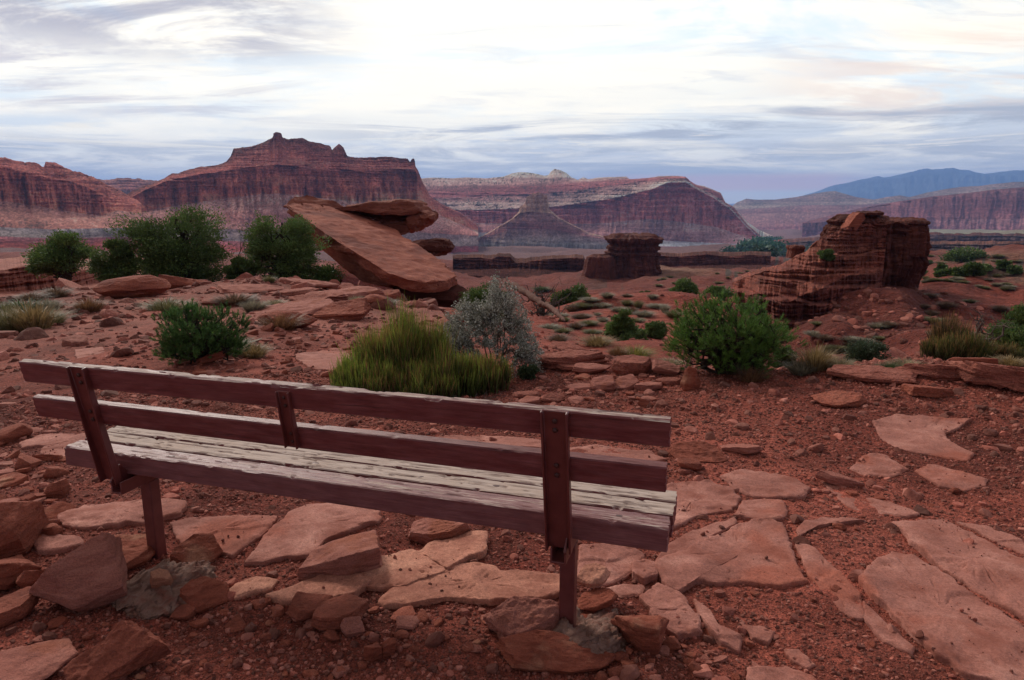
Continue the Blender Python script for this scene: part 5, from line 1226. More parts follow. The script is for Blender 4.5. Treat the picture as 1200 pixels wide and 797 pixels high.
def tufts(tips, dirs, rg, nn, ln, wd, spread):
    """needle brushes: nn thin blades at each tip"""
    m = len(tips); T = np.repeat(tips, nn, 0); D = np.repeat(dirs, nn, 0)
    back = rg.uniform(0, 1, (m * nn, 1)); T = T - D * back * ln * 1.6
    d = D * (.9) + rg.normal(size=D.shape) * spread; d /= np.linalg.norm(d, axis=1, keepdims=True)
    e = np.cross(d, rg.normal(size=d.shape)); e /= np.linalg.norm(e, axis=1, keepdims=True) + 1e-9
    l_ = ln * rg.uniform(.7, 1.2, (m * nn, 1))
    a = T - e * wd; b = T + e * wd; c = T + d * l_ + e * wd * .4; f = T + d * l_ - e * wd * .4
    return np.stack([a, b, c, f], 1).reshape(-1, 3), np.arange(4 * m * nn).reshape(-1, 4)
def tint(n, k, base, rg, var=.25, hue=.15):
    t = rg.uniform(1 - var, 1 + var, n)[:, None] * np.array(base)[None] * (1 + rg.uniform(-hue, hue, (n, 3)) * np.array([1, .5, .6]))
    return np.clip(np.repeat(t, k, 0), .003, .9)
GJ = (.09, .135, .036); GP = (.055, .11, .026); GPl = (.075, .115, .030)

def place(px, py, rmin=1.2, r=None):
    if r and r < 0: return pos(px, py, -r), -r
    if r:
        P = pos(px, py, r); g = H1(P[0], P[1]); P[2] = g; return P, r
    return hit(px, py, rmin)
def conifer(px, py, wpx, hpx, label, seed, kind='juniper', rmin=4, r=None, clumps=46, dens=1.0, base=None, shape='round', name=None, cat=None, group=None, trunkh=.18, lean=0, gap=.0, low=.08, tone=1.0, dead=False):
    rg = np.random.default_rng(seed); P, rr = place(px, py, rmin, r)
    D = math.hypot(rr, CAMH - P[2]); W = wpx / F * D; Hh = hpx / F * D
    root = empty(name or (kind + '_tree'), P, -math.atan2(P[0], P[1])); tag(root, label, cat or 'tree', group)
    # clump centres in an uneven ellipsoid shell
    C_ = []; tries = 0
    while len(C_) < clumps and tries < 4000:
        tries += 1
        q = rg.uniform(-1, 1, 3); q[2] = rg.uniform(0, 1)
        zz = q[2]
        if shape == 'cone': rmax = (1 - zz) ** .8 * .95 + .08
        elif shape == 'flat': rmax = math.sqrt(max(0, 1 - (zz * 1.05 - .35) ** 2 / .55)) if True else 1
        else: rmax = math.sqrt(max(0, 1 - ((zz - .42) / .60) ** 2))
        rmax *= 1 + .25 * float(noise2(math.atan2(q[1], q[0]) * 1.3 + seed, zz * 3, seed))
        rad = math.hypot(q[0], q[1])
        if rad > rmax or rad < rmax * rg.uniform(0, .75): continue
        if gap and noise3(q[0] * 2.2 + seed, q[1] * 2.2, q[2] * 2.2, seed) < gap - .5: continue
        C_.append((q[0] * W / 2 + lean * zz * W, q[1] * W / 2 * .9, (low + (1 - low) * zz) * Hh * .95))
    C_ = np.array(C_); C_[:, :2] *= .70 if kind == 'juniper' else .9; C_[:, 2] *= .84 if kind == 'juniper' else .9
    cr = W * (.15 if kind == 'juniper' else .12) * (46 / clumps) ** .33
    paths = []
    tr = W * .028
    top = np.array([lean * W * .6, 0, Hh * .72])
    bp, br = limb((0, 0, -.15 * Hh * .3), top, tr * 1.6, tr * .35, rg, .18, 12); paths.append((bp, br))
    tips = []
    for c in C_:
        k = np.clip((c[2] / Hh - .15) / .72 * .75, .04, .9) * (len(bp) - 1) * rg.uniform(.35, .85)
        i = int(k); s = bp[i]
        P_, R_ = limb(s, c, br[i] * .42, tr * .08, rg, .28, 8, .06); paths.append((P_, R_)); tips.append(P_)
        for _ in range(2):
            e = c + rg.normal(size=3) * cr * .35; paths.append(limb(P_[5], e, tr * .14, tr * .05, rg, .2, 4))
    v, f = tube_mesh(paths, 6); mesh('trunk', v, f, M['bark'], root)
    # foliage
    if kind == 'juniper':
        n = int(clumps * 620 * dens); ci = rg.integers(0, len(C_), n); rc = cr * rg.uniform(.65, 1.25, len(C_)); sh = rg.normal(size=(n, 3)); sh /= np.linalg.norm(sh, axis=1, keepdims=True); sh *= (rg.uniform(.45, 1.05, n) * (1 + .5 * noise3(sh[:, 0] * 2.3 + ci * 3.1, sh[:, 1] * 2.3, sh[:, 2] * 2.3, seed)))[:, None]
        sh[:, 2] = np.where(sh[:, 2] < 0, sh[:, 2] * .45, sh[:, 2] * .72)
        cc = C_[ci] + sh * rc[ci][:, None] * 1.05
        cc[:, 2] = np.maximum(cc[:, 2], .02 * Hh)
        # leaf spray size follows the tree's real size but never below about a pixel
        sz = max(D / F * 2.3, .022)
        out = cc - np.array([0, 0, Hh * .35]); out /= np.linalg.norm(out, axis=1, keepdims=True)
        v, f = quads(cc, sz, rg, 1.9, .25, dirs=out * .7)
        b = np.array(base or GJ) * tone
        cl = rg.uniform(.7, 1.4, len(C_))[ci]
        colr = tint(n, 4, b, rg, .3) * np.repeat(cl, 4)[:, None]
    else:
        m = int(clumps * 11 * dens); ci = rg.integers(0, len(C_), m)
        off = rg.normal(size=(m, 3)); off[:, 2] = off[:, 2] * .8 + .35; off /= np.linalg.norm(off, axis=1, keepdims=True)
        tp = C_[ci] + off * cr * rg.uniform(.35, 1.15, (m, 1)); dr = off * .6 + np.array([0, 0, .75]); 
        o2 = tp - np.array([0, 0, Hh * .3]); o2 /= np.linalg.norm(o2, axis=1, keepdims=True); dr = dr + o2 * .5; dr /= np.linalg.norm(dr, axis=1, keepdims=True)
        ln = max(.032, 2.6 * D / F); nn = 34
        v, f = tufts(tp, dr, rg, nn, ln, max(.0013, .22 * D / F), .42)
        b = np.array(base or GP) * tone; cl = rg.uniform(.7, 1.4, m)
        colr = tint(m * nn, 4, b, rg, .3) * np.repeat(np.repeat(cl, nn), 4)[:, None]
        n = m * nn
    mesh('crown', v, f, M['leaf'], root, colr=colr, smooth=False)
    return root
cj = conifer
cj(213, 324, 124, 96, 'largest juniper on the left, spreading and open with dark limbs', 1, clumps=62, r=31, gap=.2, dens=1.35)
cj(140, 329, 54, 48, 'rounded dense juniper left of the largest one', 2, r=-31, clumps=34, tone=1.05)
cj(80, 325, 74, 50, 'low leftmost juniper standing above the dark ledge', 3, r=-36, clumps=34, shape='flat')
cj(334, 318, 98, 88, 'juniper in front of the huge leaning slab', 4, r=29, clumps=50, gap=.2, tone=1.15)
cj(284, 326, 40, 28, 'dark low juniper at the left of the slab', 5, r=29, clumps=30, tone=.85)
cj(372, 306, 60, 24, 'straggly low juniper branch reaching right under the slab', 6, r=29, clumps=20, shape='flat', dens=.7, tone=1.1)
cj(568, 342, 74, 52, 'juniper behind the silver shrub', 7, r=25, clumps=36)
cj(668, 352, 48, 28, 'bushy juniper on the terrace left of the butte', 8, r=54, clumps=26, shape='flat')
cj(727, 409, 46, 52, 'narrow young pinyon on the slope below the butte', 9, r=20, clumps=36, shape='cone', tone=1.1, name='pinyon_tree')
cj(744, 409, 28, 22, 'small round bush at the foot of the narrow young pinyon', 10, r=20.5, clumps=16, name='juniper_bush', cat='bush')
cj(768, 393, 27, 23, 'round dark juniper right of the narrow young pinyon', 11, r=24, clumps=20)
cj(801, 354, 35, 26, 'juniper on the terrace right of the butte', 12, r=56, clumps=24, gap=.2)
cj(840, 358, 34, 18, 'low juniper at the right end of the terrace', 13, r=52, clumps=18, shape='flat')
cj(755, 347, 15, 8, 'tiny bush below the butte', 14, r=60, clumps=10, name='juniper_bush', cat='bush')
cj(883, 326, 24, 18, 'dark bush on the shoulder left of the outcrop', 15, r=72, clumps=14, name='juniper_bush', cat='bush', tone=.7)
cj(968, 307, 17, 13, 'round bush growing on the outcrop ramp', 16, r=66.5, clumps=14, name='juniper_bush', cat='bush').location.z = CAMH + 65.0 * float(slope(968, 307))
cj(893, 341, 13, 14, 'small bush at the left foot of the outcrop', 17, r=58, clumps=10, name='juniper_bush', cat='bush')
cj(876, 344, 24, 10, 'flat bush left of the foot of the outcrop', 18, r=57, clumps=12, shape='flat', name='juniper_bush', cat='bush', tone=1.2)
cj(922, 404, 26, 32, 'dark bush behind the right side of the pinyon bush', 19, r=17, clumps=18, name='juniper_bush', cat='bush', tone=.7)
cj(1013, 426, 50, 28, 'dull green shrub behind the brink right of the golden grass', 20, r=9, clumps=26, shape='flat', name='desert_shrub', cat='shrub', dens=.45, base=(.045, .062, .032), gap=.2)
cj(1190, 416, 60, 42, 'dark rounded juniper at the right frame edge', 21, r=14, clumps=34, name='juniper_tree')
cj(1206, 330, 56, 62, 'juniper branches entering from the right frame edge', 22, r=24, clumps=30, gap=.3, low=.2)
for i, (x, y, w, h, lab) in enumerate([(1131, 306, 40, 10, 'long green thicket on the right hillside'), (1140, 328, 24, 14, 'round juniper in the middle of the right hillside'), (1121, 327, 22, 7, 'low juniper left of the round hillside juniper'), (1102, 320, 12, 10, 'small juniper behind the outcrop end on the hillside'), (1101, 328, 10, 9, 'little round juniper low behind the outcrop end'), (1152, 318, 14, 7, 'small low juniper above right of the round hillside one'), (1085, 311, 10, 6, 'tiny juniper just right of the outcrop wall'), (1078, 324, 12, 7, 'tiny juniper at the foot of the outcrop wall'), (1176, 315, 14, 9, 'small juniper near the right edge of the hillside'), (1188, 322, 12, 10, 'small juniper below the one near the right edge')]):
    cj(x, y, w, h, lab, 40 + i, rmin=90, clumps=12, shape='flat', dens=.5, name='juniper_bush', cat='bush')
# young juniper in front on the left, pinyon bush on the right
cj(233, 416, 112, 66, 'small bushy juniper with a visible forked trunk behind the bench', 30, kind='pinyon', r=8.0, clumps=92, low=.20, shape='round', name='juniper_bush', cat='bush', dens=1.35, base=(.075, .145, .036), gap=.12)
cj(858, 448, 148, 96, 'large bright green pinyon bush on the brink right of the bench', 31, kind='pinyon', r=6.3, clumps=110, low=.06, name='pinyon_bush', cat='bush', dens=1.25, base=(.095, .175, .032), lean=.0)

# jointfir: dense upright green stems
def jointfir(px, py, wpx, hpx, label, seed, r, lobes, n=9000, colA=(.11, .15, .032), name='green_shrub', cat='shrub', stem=.0029, fan=.35, dpx=.62):
    rg = np.random.default_rng(seed); P, rr = place(px, py, 1.2, r); D = math.hypot(rr, CAMH - P[2]); W = wpx / F * D; Hh = hpx / F * D
    root = tag(empty(name, P, -math.atan2(P[0], P[1])), label, cat)
    # bundles
    nb = 170; B = []
    for (lx, ly, lw, lh) in lobes:
        for _ in range(int(nb * lw * lw * 2.5) + 14):
            a = rg.uniform(0, 6.283); q = math.sqrt(rg.random())
            x = lx + lw * .5 * q * math.cos(a); y = ly + lw * .5 * dpx * q * math.sin(a)
            B.append((x * W, y * W, lh * (1 - .35 * q * q) * Hh * rg.uniform(.62, 1.12), (x - lx) * fan * 2, (y - ly) * fan * 2))
    B = np.array(B); bi = rg.integers(0, len(B), n); b = B[bi]
    z0 = b[:, 2] * rg.uniform(.0, .62, n)
    sx = rg.normal(0, .022, n) * (1 + z0 / Hh); sy = rg.normal(0, .022, n)
    st = np.stack([b[:, 0] + sx + b[:, 3] * z0 * .5, b[:, 1] + sy + b[:, 4] * z0 * .5, z0], -1)
    ln = (b[:, 2] - z0) * rg.uniform(.5, 1.05, n)
    d = np.stack([b[:, 3] * .9 + rg.normal(0, .13, n), b[:, 4] * .9 + rg.normal(0, .13, n), np.ones(n)], -1); d /= np.linalg.norm(d, axis=1, keepdims=True)
    md = st + d * (ln * .5)[:, None]; tip = st + d * ln[:, None] + np.stack([rg.normal(0, .008, n), rg.normal(0, .008, n), np.zeros(n)], -1)
    e = np.cross(d, rg.normal(size=(n, 3))); e /= np.linalg.norm(e, axis=1, keepdims=True)
    w = stem * rg.uniform(.7, 1.2, (n, 1))
    V = np.stack([st - e * w, st + e * w, md + e * w * .9, md - e * w * .9, tip + e * w * .3, tip - e * w * .3], 1).reshape(-1, 3)
    i = np.arange(n)[:, None] * 6; Fc = np.concatenate([i + np.array([[0, 1, 2, 3]]), i + np.array([[3, 2, 4, 5]])])
    dead_ = rg.random(n) < .09
    dead_ = dead_ | (rg.random(n) < .3 * (noise2(b[:, 0] * 3, b[:, 2] * 3 + z0 * 4, 5) > .25))
    base = np.where(dead_[:, None], np.array([[.15, .09, .045]]), np.array([colA]))
    t = rg.uniform(.6, 1.4, n)[:, None] * base * rg.uniform(.75, 1.25, len(B))[bi][:, None]
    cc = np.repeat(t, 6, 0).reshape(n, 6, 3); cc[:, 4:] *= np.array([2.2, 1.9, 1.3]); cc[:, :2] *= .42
    mesh('stems', V, Fc, M['leaf'], root, colr=cc.reshape(-1, 3), smooth=False)
    pth = [limb((0 + rg.normal(0, .05), rg.normal(0, .04), -.03), (bx, by, bz * .35), .006, .002, rg, .2, 5) for bx, by, bz, _, _ in B[:90]]
    v, f = tube_mesh(pth, 5); mesh('twigs', v, f, M['dead'], root)
    return root
jointfir(500, 443, 200, 100, 'wide bright green shrub of upright wiry stems in the centre', 3, 5.9,
  [(-.22, .10, .40, .88), (-.36, .0, .30, .62), (-.06, .16, .40, .95), (.12, -.05, .40, .58), (.32, .0, .34, .52), (-.32, -.12, .34, .50), (-.05, -.14, .40, .46), (-.14, .2, .16, 1.08), (.06, .1, .2, .8)], n=22000)
jointfir(1118, 428, 60, 34, 'olive green wiry shrub behind the right hand brink', 5, 8.5, [(-.1, 0, .7, .8), (.15, .1, .5, 1.0), (.3, 0, .4, .6)], n=3500, colA=(.06, .07, .022))
jointfir(1160, 430, 60, 24, 'low yellowish green shrub right of the olive green wiry shrub', 6, 8.6, [(-.2, 0, .6, .9), (.2, .1, .5, .8)], n=2600, colA=(.075, .078, .03))
jointfir(1110, 424, 30, 46, 'taller brownish shrub behind the olive green wiry shrub', 7, 10, [(.0, 0, .9, 1.0)], n=1600, colA=(.06, .05, .025))

# silver leaved shrub
def silver(px, py, wpx, hpx, label, seed, r):
    rg = np.random.default_rng(seed); P, rr = place(px, py, 1.2, r); D = math.hypot(rr, CAMH - P[2]); W = wpx / F * D; Hh = hpx / F * D
    root = tag(empty('silver_shrub', P, -math.atan2(P[0], P[1])), label, 'shrub')
    # outline in the photo: tall at centre-right, arms to both sides
    tips = []
    hull = [(-.52, .50), (-.45, .62), (-.35, .72), (-.2, .78), (-.12, .72), (-.05, .85), (0.02, .95), (.1, 1.0), (.2, .93), (.28, .80), (.33, .68), (.40, .55), (.46, .42), (.50, .30), (.46, .12), (.35, .06)]
    hx = np.array([h[0] for h in hull[:-2]]); hy = np.array([h[1] for h in hull[:-2]])
    while len(tips) < 330:
        x = rg.uniform(-.5, .52); y = rg.uniform(-.34, .34); hm = np.interp(x, hx, hy) * (1 - .9 * y * y * 4 * .35)
        z = rg.uniform(.08 if x > .1 else .25, 1) * hm
        if rg.random() < (z / hm) ** 1.2 + .15: tips.append((x * W, y * W, z * Hh))
    tips = np.array(tips); paths = []; leaf_c = []; leaf_d = []
    for k in range(9): pass
    forks = [np.array([rg.uniform(-.25, .3) * W, rg.uniform(-.12, .12) * W, Hh * rg.uniform(.2, .45)]) for _ in range(14)]
    for q in forks: paths.append(limb((rg.normal(.05, .04) * W, rg.normal(0, .03), -.03), q, .009, .005, rg, .2, 7))
    for tp in tips:
        j = min(range(14), key=lambda i: np.linalg.norm(forks[i] - tp)); s = forks[j]
        P_, R_ = limb(s, tp, .0035, .0012, rg, .22, 9, .1); paths.append((P_, R_))
        for _ in range(80):
            t = rg.uniform(.35, 1) * (len(P_) - 1); i = int(min(t, len(P_) - 2)); c = P_[i] + (P_[i + 1] - P_[i]) * (t - i)
            leaf_c.append(c + rg.normal(size=3) * .014); leaf_d.append(rg.normal(size=3) + np.array([0, 0, .9]))
    v, f = tube_mesh(paths, 5); mesh('branches', v, f, M['dead'], root)
    Cc = np.array(leaf_c); d = np.array(leaf_d); n = len(Cc); d /= np.linalg.norm(d, axis=1, keepdims=True); e = np.cross(d, rg.normal(size=(n, 3))); e /= np.linalg.norm(e, axis=1, keepdims=True)
    nn_ = np.cross(d, e); s = rg.uniform(.013, .026, (n, 1)); 
    a = Cc - d * s * .5; b = Cc + e * s * .30 + nn_ * s * .1; c = Cc + d * s * .5; g = Cc - e * s * .30 + nn_ * s * .1
    V = np.stack([a, b, c, g], 1).reshape(-1, 3); 
    tn = rg.random(n)[:, None]; hz = np.clip(Cc[:, 2:3] / Hh, 0, 1)
    lc = lerp(np.array([[.14, .14, .10]]), np.array([[.55, .53, .45]]), np.clip(tn * .9, 0, 1))
    mesh('leaves', V, np.arange(4 * n).reshape(-1, 4), M['silver'], root, colr=np.repeat(lc, 4, 0), smooth=False)
silver(576, 441, 118, 132, 'tall silver leaved shrub rising behind the wide green one', 5, 6.6)
cj(619, 434, 26, 20, 'small dark green sprig at the right foot of the silver shrub', 33, r=6.2, clumps=12, dens=.35, name='small_shrub', cat='shrub', base=(.05, .07, .03))

# tufts of grass and sage
def tuft_mesh(name, seed, n, colA, colB, droop=.5, width=.003, spread=.5, parent=None, mat='dry', wr=1.0):
    """unit tuft: radius 1 wide, height 1"""
    rg = np.random.default_rng(seed)
    a = rg.uniform(0, 6.283, n); q = np.sqrt(rg.random(n)); x0 = q * .45 * np.cos(a); y0 = q * .45 * np.sin(a)
    out = np.stack([np.cos(a), np.sin(a)], -1) * (q * spread + rg.normal(0, .12, n))[:, None]
    h = rg.uniform(.45, 1.0, n) * (1 - .3 * q)
    b0 = np.stack([x0, y0, np.zeros(n)], -1); m = b0 + np.stack([out[:, 0] * .45, out[:, 1] * .45, h * .62], -1)
    t = b0 + np.stack([out[:, 0] * 1.1, out[:, 1] * 1.1, h * (1 - droop * rg.random(n) * .5)], -1)
    e = np.stack([-np.sin(a + rg.normal(0, .8, n)), np.cos(a), np.zeros(n)], -1)
    w = width * rg.uniform(.7, 1.3, (n, 1))
    V = np.stack([b0 - e * w, b0 + e * w, m + e * w * .8, m - e * w * .8, t + e * w * .25, t - e * w * .25], 1).reshape(-1, 3)
    i = np.arange(n)[:, None] * 6; Fc = np.concatenate([i + np.array([[0, 1, 2, 3]]), i + np.array([[3, 2, 4, 5]])])
    tt = rg.random((n, 1)); c = (np.array([colA]) * (1 - tt) + np.array([colB]) * tt) * rg.uniform(.7, 1.3, (n, 1))
    return mesh(name, V, Fc, M[mat], parent, colr=np.repeat(c, 6, 0), smooth=False)
TCOL = {'gold': ((.20, .13, .05), (.32, .22, .10)), 'olive': ((.11, .105, .045), (.23, .20, .09)), 'rust': ((.17, .075, .035), (.26, .14, .07)), 'sage': ((.17, .15, .10), (.32, .27, .19)),
        'yellow': ((.17, .15, .03), (.28, .24, .06)), 'green': ((.05, .08, .03), (.09, .12, .045)), 'brown': ((.12, .07, .045), (.19, .12, .075)), 'straw': ((.24, .19, .10), (.34, .27, .16))}
TP = {}
for i, (k, (a, b)) in enumerate(TCOL.items()):
    o = tuft_mesh('grass_tuft', 60 + i, 620, a, b, .6, .013, .62); TP[k] = o.data; bpy.data.objects.remove(o)
    if k in ('sage', 'olive', 'brown'):
        o = tuft_mesh('desert_shrub', 80 + i, 900, a, b, .1, .018, .75); TP[k + 's'] = o.data; bpy.data.objects.remove(o)
def tuft(px, py, wpx, hpx, kind, label, name='grass_tuft', cat='grass tuft', group=None, r=None, rmin=3, rz=None):
    P, rr = place(px, py, rmin, r); D = math.hypot(rr, CAMH - P[2])
    o = bpy.data.objects.new(name, TP[kind]); col.objects.link(o); s = wpx / F * D / 1.5
    o.scale = (s, s, hpx / F * D * 1.05); o.location = P - np.array([0, 0, .01]); o.rotation_euler.z = rng.uniform(0, 6.28) if rz is None else rz
    return tag(o, label, cat, group)
T_ = tuft
T_(12, 388, 44, 30, 'olive', 'olive grass clump cut by the left frame edge')
T_(40, 386, 44, 34, 'gold', 'tallest yellowish grass clump at the left edge', rmin=3)
T_(56, 380, 38, 20, 'olive', 'low spreading clump right of the tallest yellowish one')
T_(26, 366, 40, 16, 'green', 'greenish clump behind the yellowish ones on the left')
T_(57, 364, 26, 16, 'sage', 'grey green round clump behind the yellowish ones')
T_(4, 372, 36, 20, 'olive', 'dull clump behind the olive one at the frame edge')
T_(105, 364, 30, 17, 'rust', 'lone rust tinged tuft on the bare slope left of the juniper bush')
T_(66, 348, 30, 13, 'brown', 'brown fluffy grass beyond the lone rust tinged tuft')
T_(36, 352, 30, 10, 'brown', 'faint brown grass at the foot of the dark ledge')
T_(196, 366, 44, 20, 'olive', 'dry greenish grass behind the small bushy juniper')
T_(182, 332, 26, 12, 'straw', 'pale grass under the largest juniper')
T_(266, 412, 52, 18, 'olive', 'low dry growth at the right foot of the small bushy juniper')
T_(298, 418, 34, 20, 'gold', 'yellow grass just right of the small bushy juniper')
T_(330, 386, 42, 24, 'rust', 'round orange brown tuft against the rounded boulder')
T_(298, 366, 22, 17, 'sages', 'grey sage tuft left of the orange brown one', 'desert_shrub', 'shrub')
T_(276, 357, 34, 14, 'browns', 'purplish grey low sage behind the grey tuft', 'desert_shrub', 'shrub')
T_(316, 331, 14, 11, 'olive', 'small tuft beside the slickrock humps')
T_(338, 322, 28, 12, 'green', 'soft grey green grass below the leaning slab')
T_(322, 358, 22, 9, 'straw', 'pale thin grass on the pink ledge')
T_(418, 356, 22, 12, 'straw', 'pale tuft at the end of the long ledge')
T_(455, 360, 24, 14, 'sage', 'pale tuft beside the green shrub')
T_(375, 346, 13, 7, 'green', 'tiny green tuft in a crack of the ledges')
T_(955, 432, 42, 34, 'gold', 'fluffy golden grass clump right of the pinyon bush')
T_(938, 438, 26, 18, 'sages', 'pale sage at the foot of the golden grass', 'desert_shrub', 'shrub')
T_(985, 432, 30, 16, 'straw', 'straw coloured grass right of the golden clump')
T_(998, 440, 30, 10, 'olive', 'low olive tuft on the brink')
T_(1043, 434, 26, 12, 'green', 'bright green tuft above the low red ledge')
T_(1060, 432, 30, 14, 'straw', 'thin straw grass left of the layered ledge')
T_(1183, 428, 30, 12, 'gold', 'small golden tuft near the right frame edge')
T_(743, 420, 42, 18, 'yellow', 'yellow green rounded bush on the brink behind the slab pile')
T_(724, 418, 24, 16, 'rust', 'rusty grass left of the yellow green bush')
T_(700, 405, 40, 15, 'gold', 'golden grass on the slope behind the ledge pile')
T_(786, 428, 30, 10, 'straw', 'pale low grass between yellow bush and pinyon bush')
T_(655, 400, 26, 12, 'brown', 'brown twiggy tuft behind the broadest ledge slab')
T_(668, 422, 14, 9, 'sages', 'tiny pale sage growing on the ledge pile', 'desert_shrub', 'shrub')
T_(880, 446, 34, 20, 'rust', 'rusty dead grass under the pinyon bush')
T_(635, 342, 22, 9, 'green', 'green growth at the foot of the dead shrub')
T_(560, 452, 90, 8, 'brown', 'dry twigs and litter under the green shrub')
sp_ = [(692, 353), (683, 361), (672, 365), (707, 361), (735, 358), (716, 372), (707, 377), (690, 381), (675, 385), (655, 371), (662, 377), (630, 375), (645, 385), (640, 362), (742, 368), (755, 371), (748, 361), (758, 383), (779, 366), (720, 382), (735, 348), (712, 349), (695, 390), (768, 379), (700, 370), (660, 390), (682, 373), (726, 365), (790, 372), (812, 366), (770, 360), (745, 377), (740, 390), (757, 394), (650, 359), (715, 352), (765, 350)]
for i, (x, y) in enumerate(sp_[::1]):
    if i % 6 == 5: continue
    T_(x, y, rng.uniform(7, 22), rng.uniform(4, 11), ('sages', 'olives', 'browns')[i % 3], 'low grey green shrub dotting the red terrace below the butte', 'desert_shrub', 'shrub', 'low shrubs dotting the red terrace', rmin=10)
for i in range(34):
    x = rng.uniform(950, 1195); y = rng.uniform(380, 424) if x < 1080 else rng.uniform(345, 420)
    T_(x, y, rng.uniform(9, 18), rng.uniform(3.5, 8), ('browns', 'sages', 'olives')[i % 3], 'low dull shrub on the rubble slope under the outcrop', 'desert_shrub', 'shrub', 'low shrubs on the slope under the outcrop', rmin=12)
for i in range(46):
    x = rng.uniform(1075, 1198); y = rng.uniform(299, 350)
    T_(x, y, rng.uniform(4, 10), rng.uniform(2, 4.5), ('olives', 'sages')[i % 2], 'small round shrub on the far tan hillside at right', 'desert_shrub', 'shrub', 'shrubs on the far tan hillside', rmin=85)
for i in range(16):
    x = rng.uniform(770, 880); y = rng.uniform(318, 342)
    T_(x, y, rng.uniform(4, 9), rng.uniform(2, 4), 'olives', 'small dark shrub on the sandy hollow beyond the terrace', 'desert_shrub', 'shrub', 'shrubs on the sandy hollow', rmin=90)

# dead wood
def snag(px, py, wpx, hpx, label, seed, r, n=9, name='dead_shrub', cat='dead shrub', mat='dead', thick=1.0, flat=0, tw=4):
    rg = np.random.default_rng(seed); P, rr = place(px, py, 1.2, r); D = math.hypot(rr, CAMH - P[2]); W = wpx / F * D; Hh = hpx / F * D
    paths = []
    for i in range(n):
        a = rg.uniform(0, 6.283); e = np.array([math.cos(a) * W * .5 * rg.uniform(.3, 1), math.sin(a) * W * .3, Hh * rg.uniform(.45, 1.0) * (1 - flat)])
        p, q = limb((rg.normal(0, .02) * W, 0, -.05), e, W * .022 * thick, W * .005 * thick, rg, .35, 10); paths.append((p, q))
        for _ in range(tw):
            k = rg.integers(3, 9); d = rg.normal(size=3) * np.array([1, 1, .6]) + np.array([0, 0, .4]); e2 = p[k] + d * Hh * .22; p2, q2 = limb(p[k], e2, q[k] * .6, W * .0028 * thick, rg, .3, 6); paths.append((p2, q2))
            for _ in range(2):
                d = rg.normal(size=3) + np.array([0, 0, .3]); paths.append(limb(p2[3], p2[3] + d * Hh * .09, q2[3] * .6, W * .0022 * thick, rg, .2, 4))
    v, f = tube_mesh(paths, 6); o = mesh(name, v, f, M[mat]); o.location = P
    return tag(o, label, cat)
snag(640, 350, 62, 42, 'bare grey dead shrub between the junipers on the terrace edge', 1, 40, 12)
snag(291, 290, 20, 62, 'bare dead snag rising left of the juniper by the slab', 2, 32, 3, name='dead_tree', cat='dead tree', thick=1.6, tw=5)
snag(1136, 425, 70, 50, 'twisted dead grey branches beside the green shrubs on the right', 3, 11, 7, name='dead_branches', thick=1.5, tw=3)
snag(1176, 392, 60, 36, 'dead juniper skeleton near the right frame edge', 4, 26, 7, name='dead_tree', cat='dead tree', thick=1.5)
snag(805, 440, 40, 34, 'bare brown twigs left of the pinyon bush', 5, 7.2, 8, thick=.6)
snag(562, 462, 110, 14, 'tangle of fine dead twigs at the foot of the green shrub', 6, 5.3, 14, thick=.25, flat=.2)
snag(880, 452, 60, 20, 'fine reddish twigs under the pinyon bush', 7, 6.0, 12, thick=.3)
def log(pts, rad, label, seed):
    rg = np.random.default_rng(seed); P = []
    for x, y, r in pts:
        q = pos(x, y, r); q[2] = max(q[2], H1(q[0], q[1]) + rad * .5); P.append(q)
    P = np.array(P); t = np.linspace(0, len(P) - 1, 30); I = np.arange(len(P)); Q = np.stack([np.interp(t, I, P[:, k]) for k in range(3)], -1) + rg.normal(0, rad * .12, (30, 3))
    rd = np.interp(t, [0, len(P) - 1], [rad, rad * .55]) * (1 + rg.normal(0, .08, 30)); rd[0] *= .6; rd[-1] *= .3
    v, f = tube_mesh([(Q, rd)], 14); v = v + (fbm3(v[:, 0] * 5, v[:, 1] * 5, v[:, 2] * 5, 4, seed) * rad * .4)[:, None]
    org = v.mean(0); o = mesh('fallen_log', v - org, f, M['log']); o.location = org
    return tag(o, label, 'log')
log([(600, 334, 33), (618, 344, 31), (632, 354, 29.5), (641, 360, 28.5)], .17, 'long fallen dead trunk sloping down right of the silver shrub', 1)
log([(641, 357, 28.5), (652, 366, 26.5), (662, 376, 24.5)], .11, 'broken lower piece of the fallen dead trunk', 2)
# distant grove on the valley floor: one mass
def grove(label, x0, x1, y0, y1, n, seed, col0, hgt, rmin=400):
    rg = np.random.default_rng(seed); Vs = []; Cs = []
    xs = rg.uniform(x0, x1, n); ys = rg.uniform(y0, y1, n)
    u, f, d = ray(xs, ys); h = np.hypot(u, f); k = noise2(xs / 9 + seed, ys / 3, seed) > -.15; xs, ys, u, f, d, h = [q[k] for q in (xs, ys, u, f, d, h)]
    rs = np.geomspace(rmin, 3000, 160); Xr = (u / h)[:, None] * rs; Yr = (f / h)[:, None] * rs; Zr = CAMH + (d / h)[:, None] * rs
    g = height(Xr, Yr); idx = np.argmax(Zr <= g, 1); r = rs[idx]
    cx, cy, cz = u / h * r, f / h * r, g[np.arange(len(idx)), idx]
    m = 46; cen = np.repeat(np.stack([cx, cy, cz], -1), m, 0); off = rg.normal(size=cen.shape) * np.array([.5, .5, .32]) * hgt; off[:, 2] += hgt * .45
    s = hgt * .38
    v, fc = quads(cen + off, s, rg, 1.2); o = mesh('grove', v, fc, M['leaf'], colr=tint(len(cen), 4, col0, rg, .35), smooth=False)
    return tag(o, label, kind='stuff')
grove('dense green cottonwood grove on the valley floor', 872, 915, 283, 299, 330, 3, (.045, .11, .06), 11, 700)
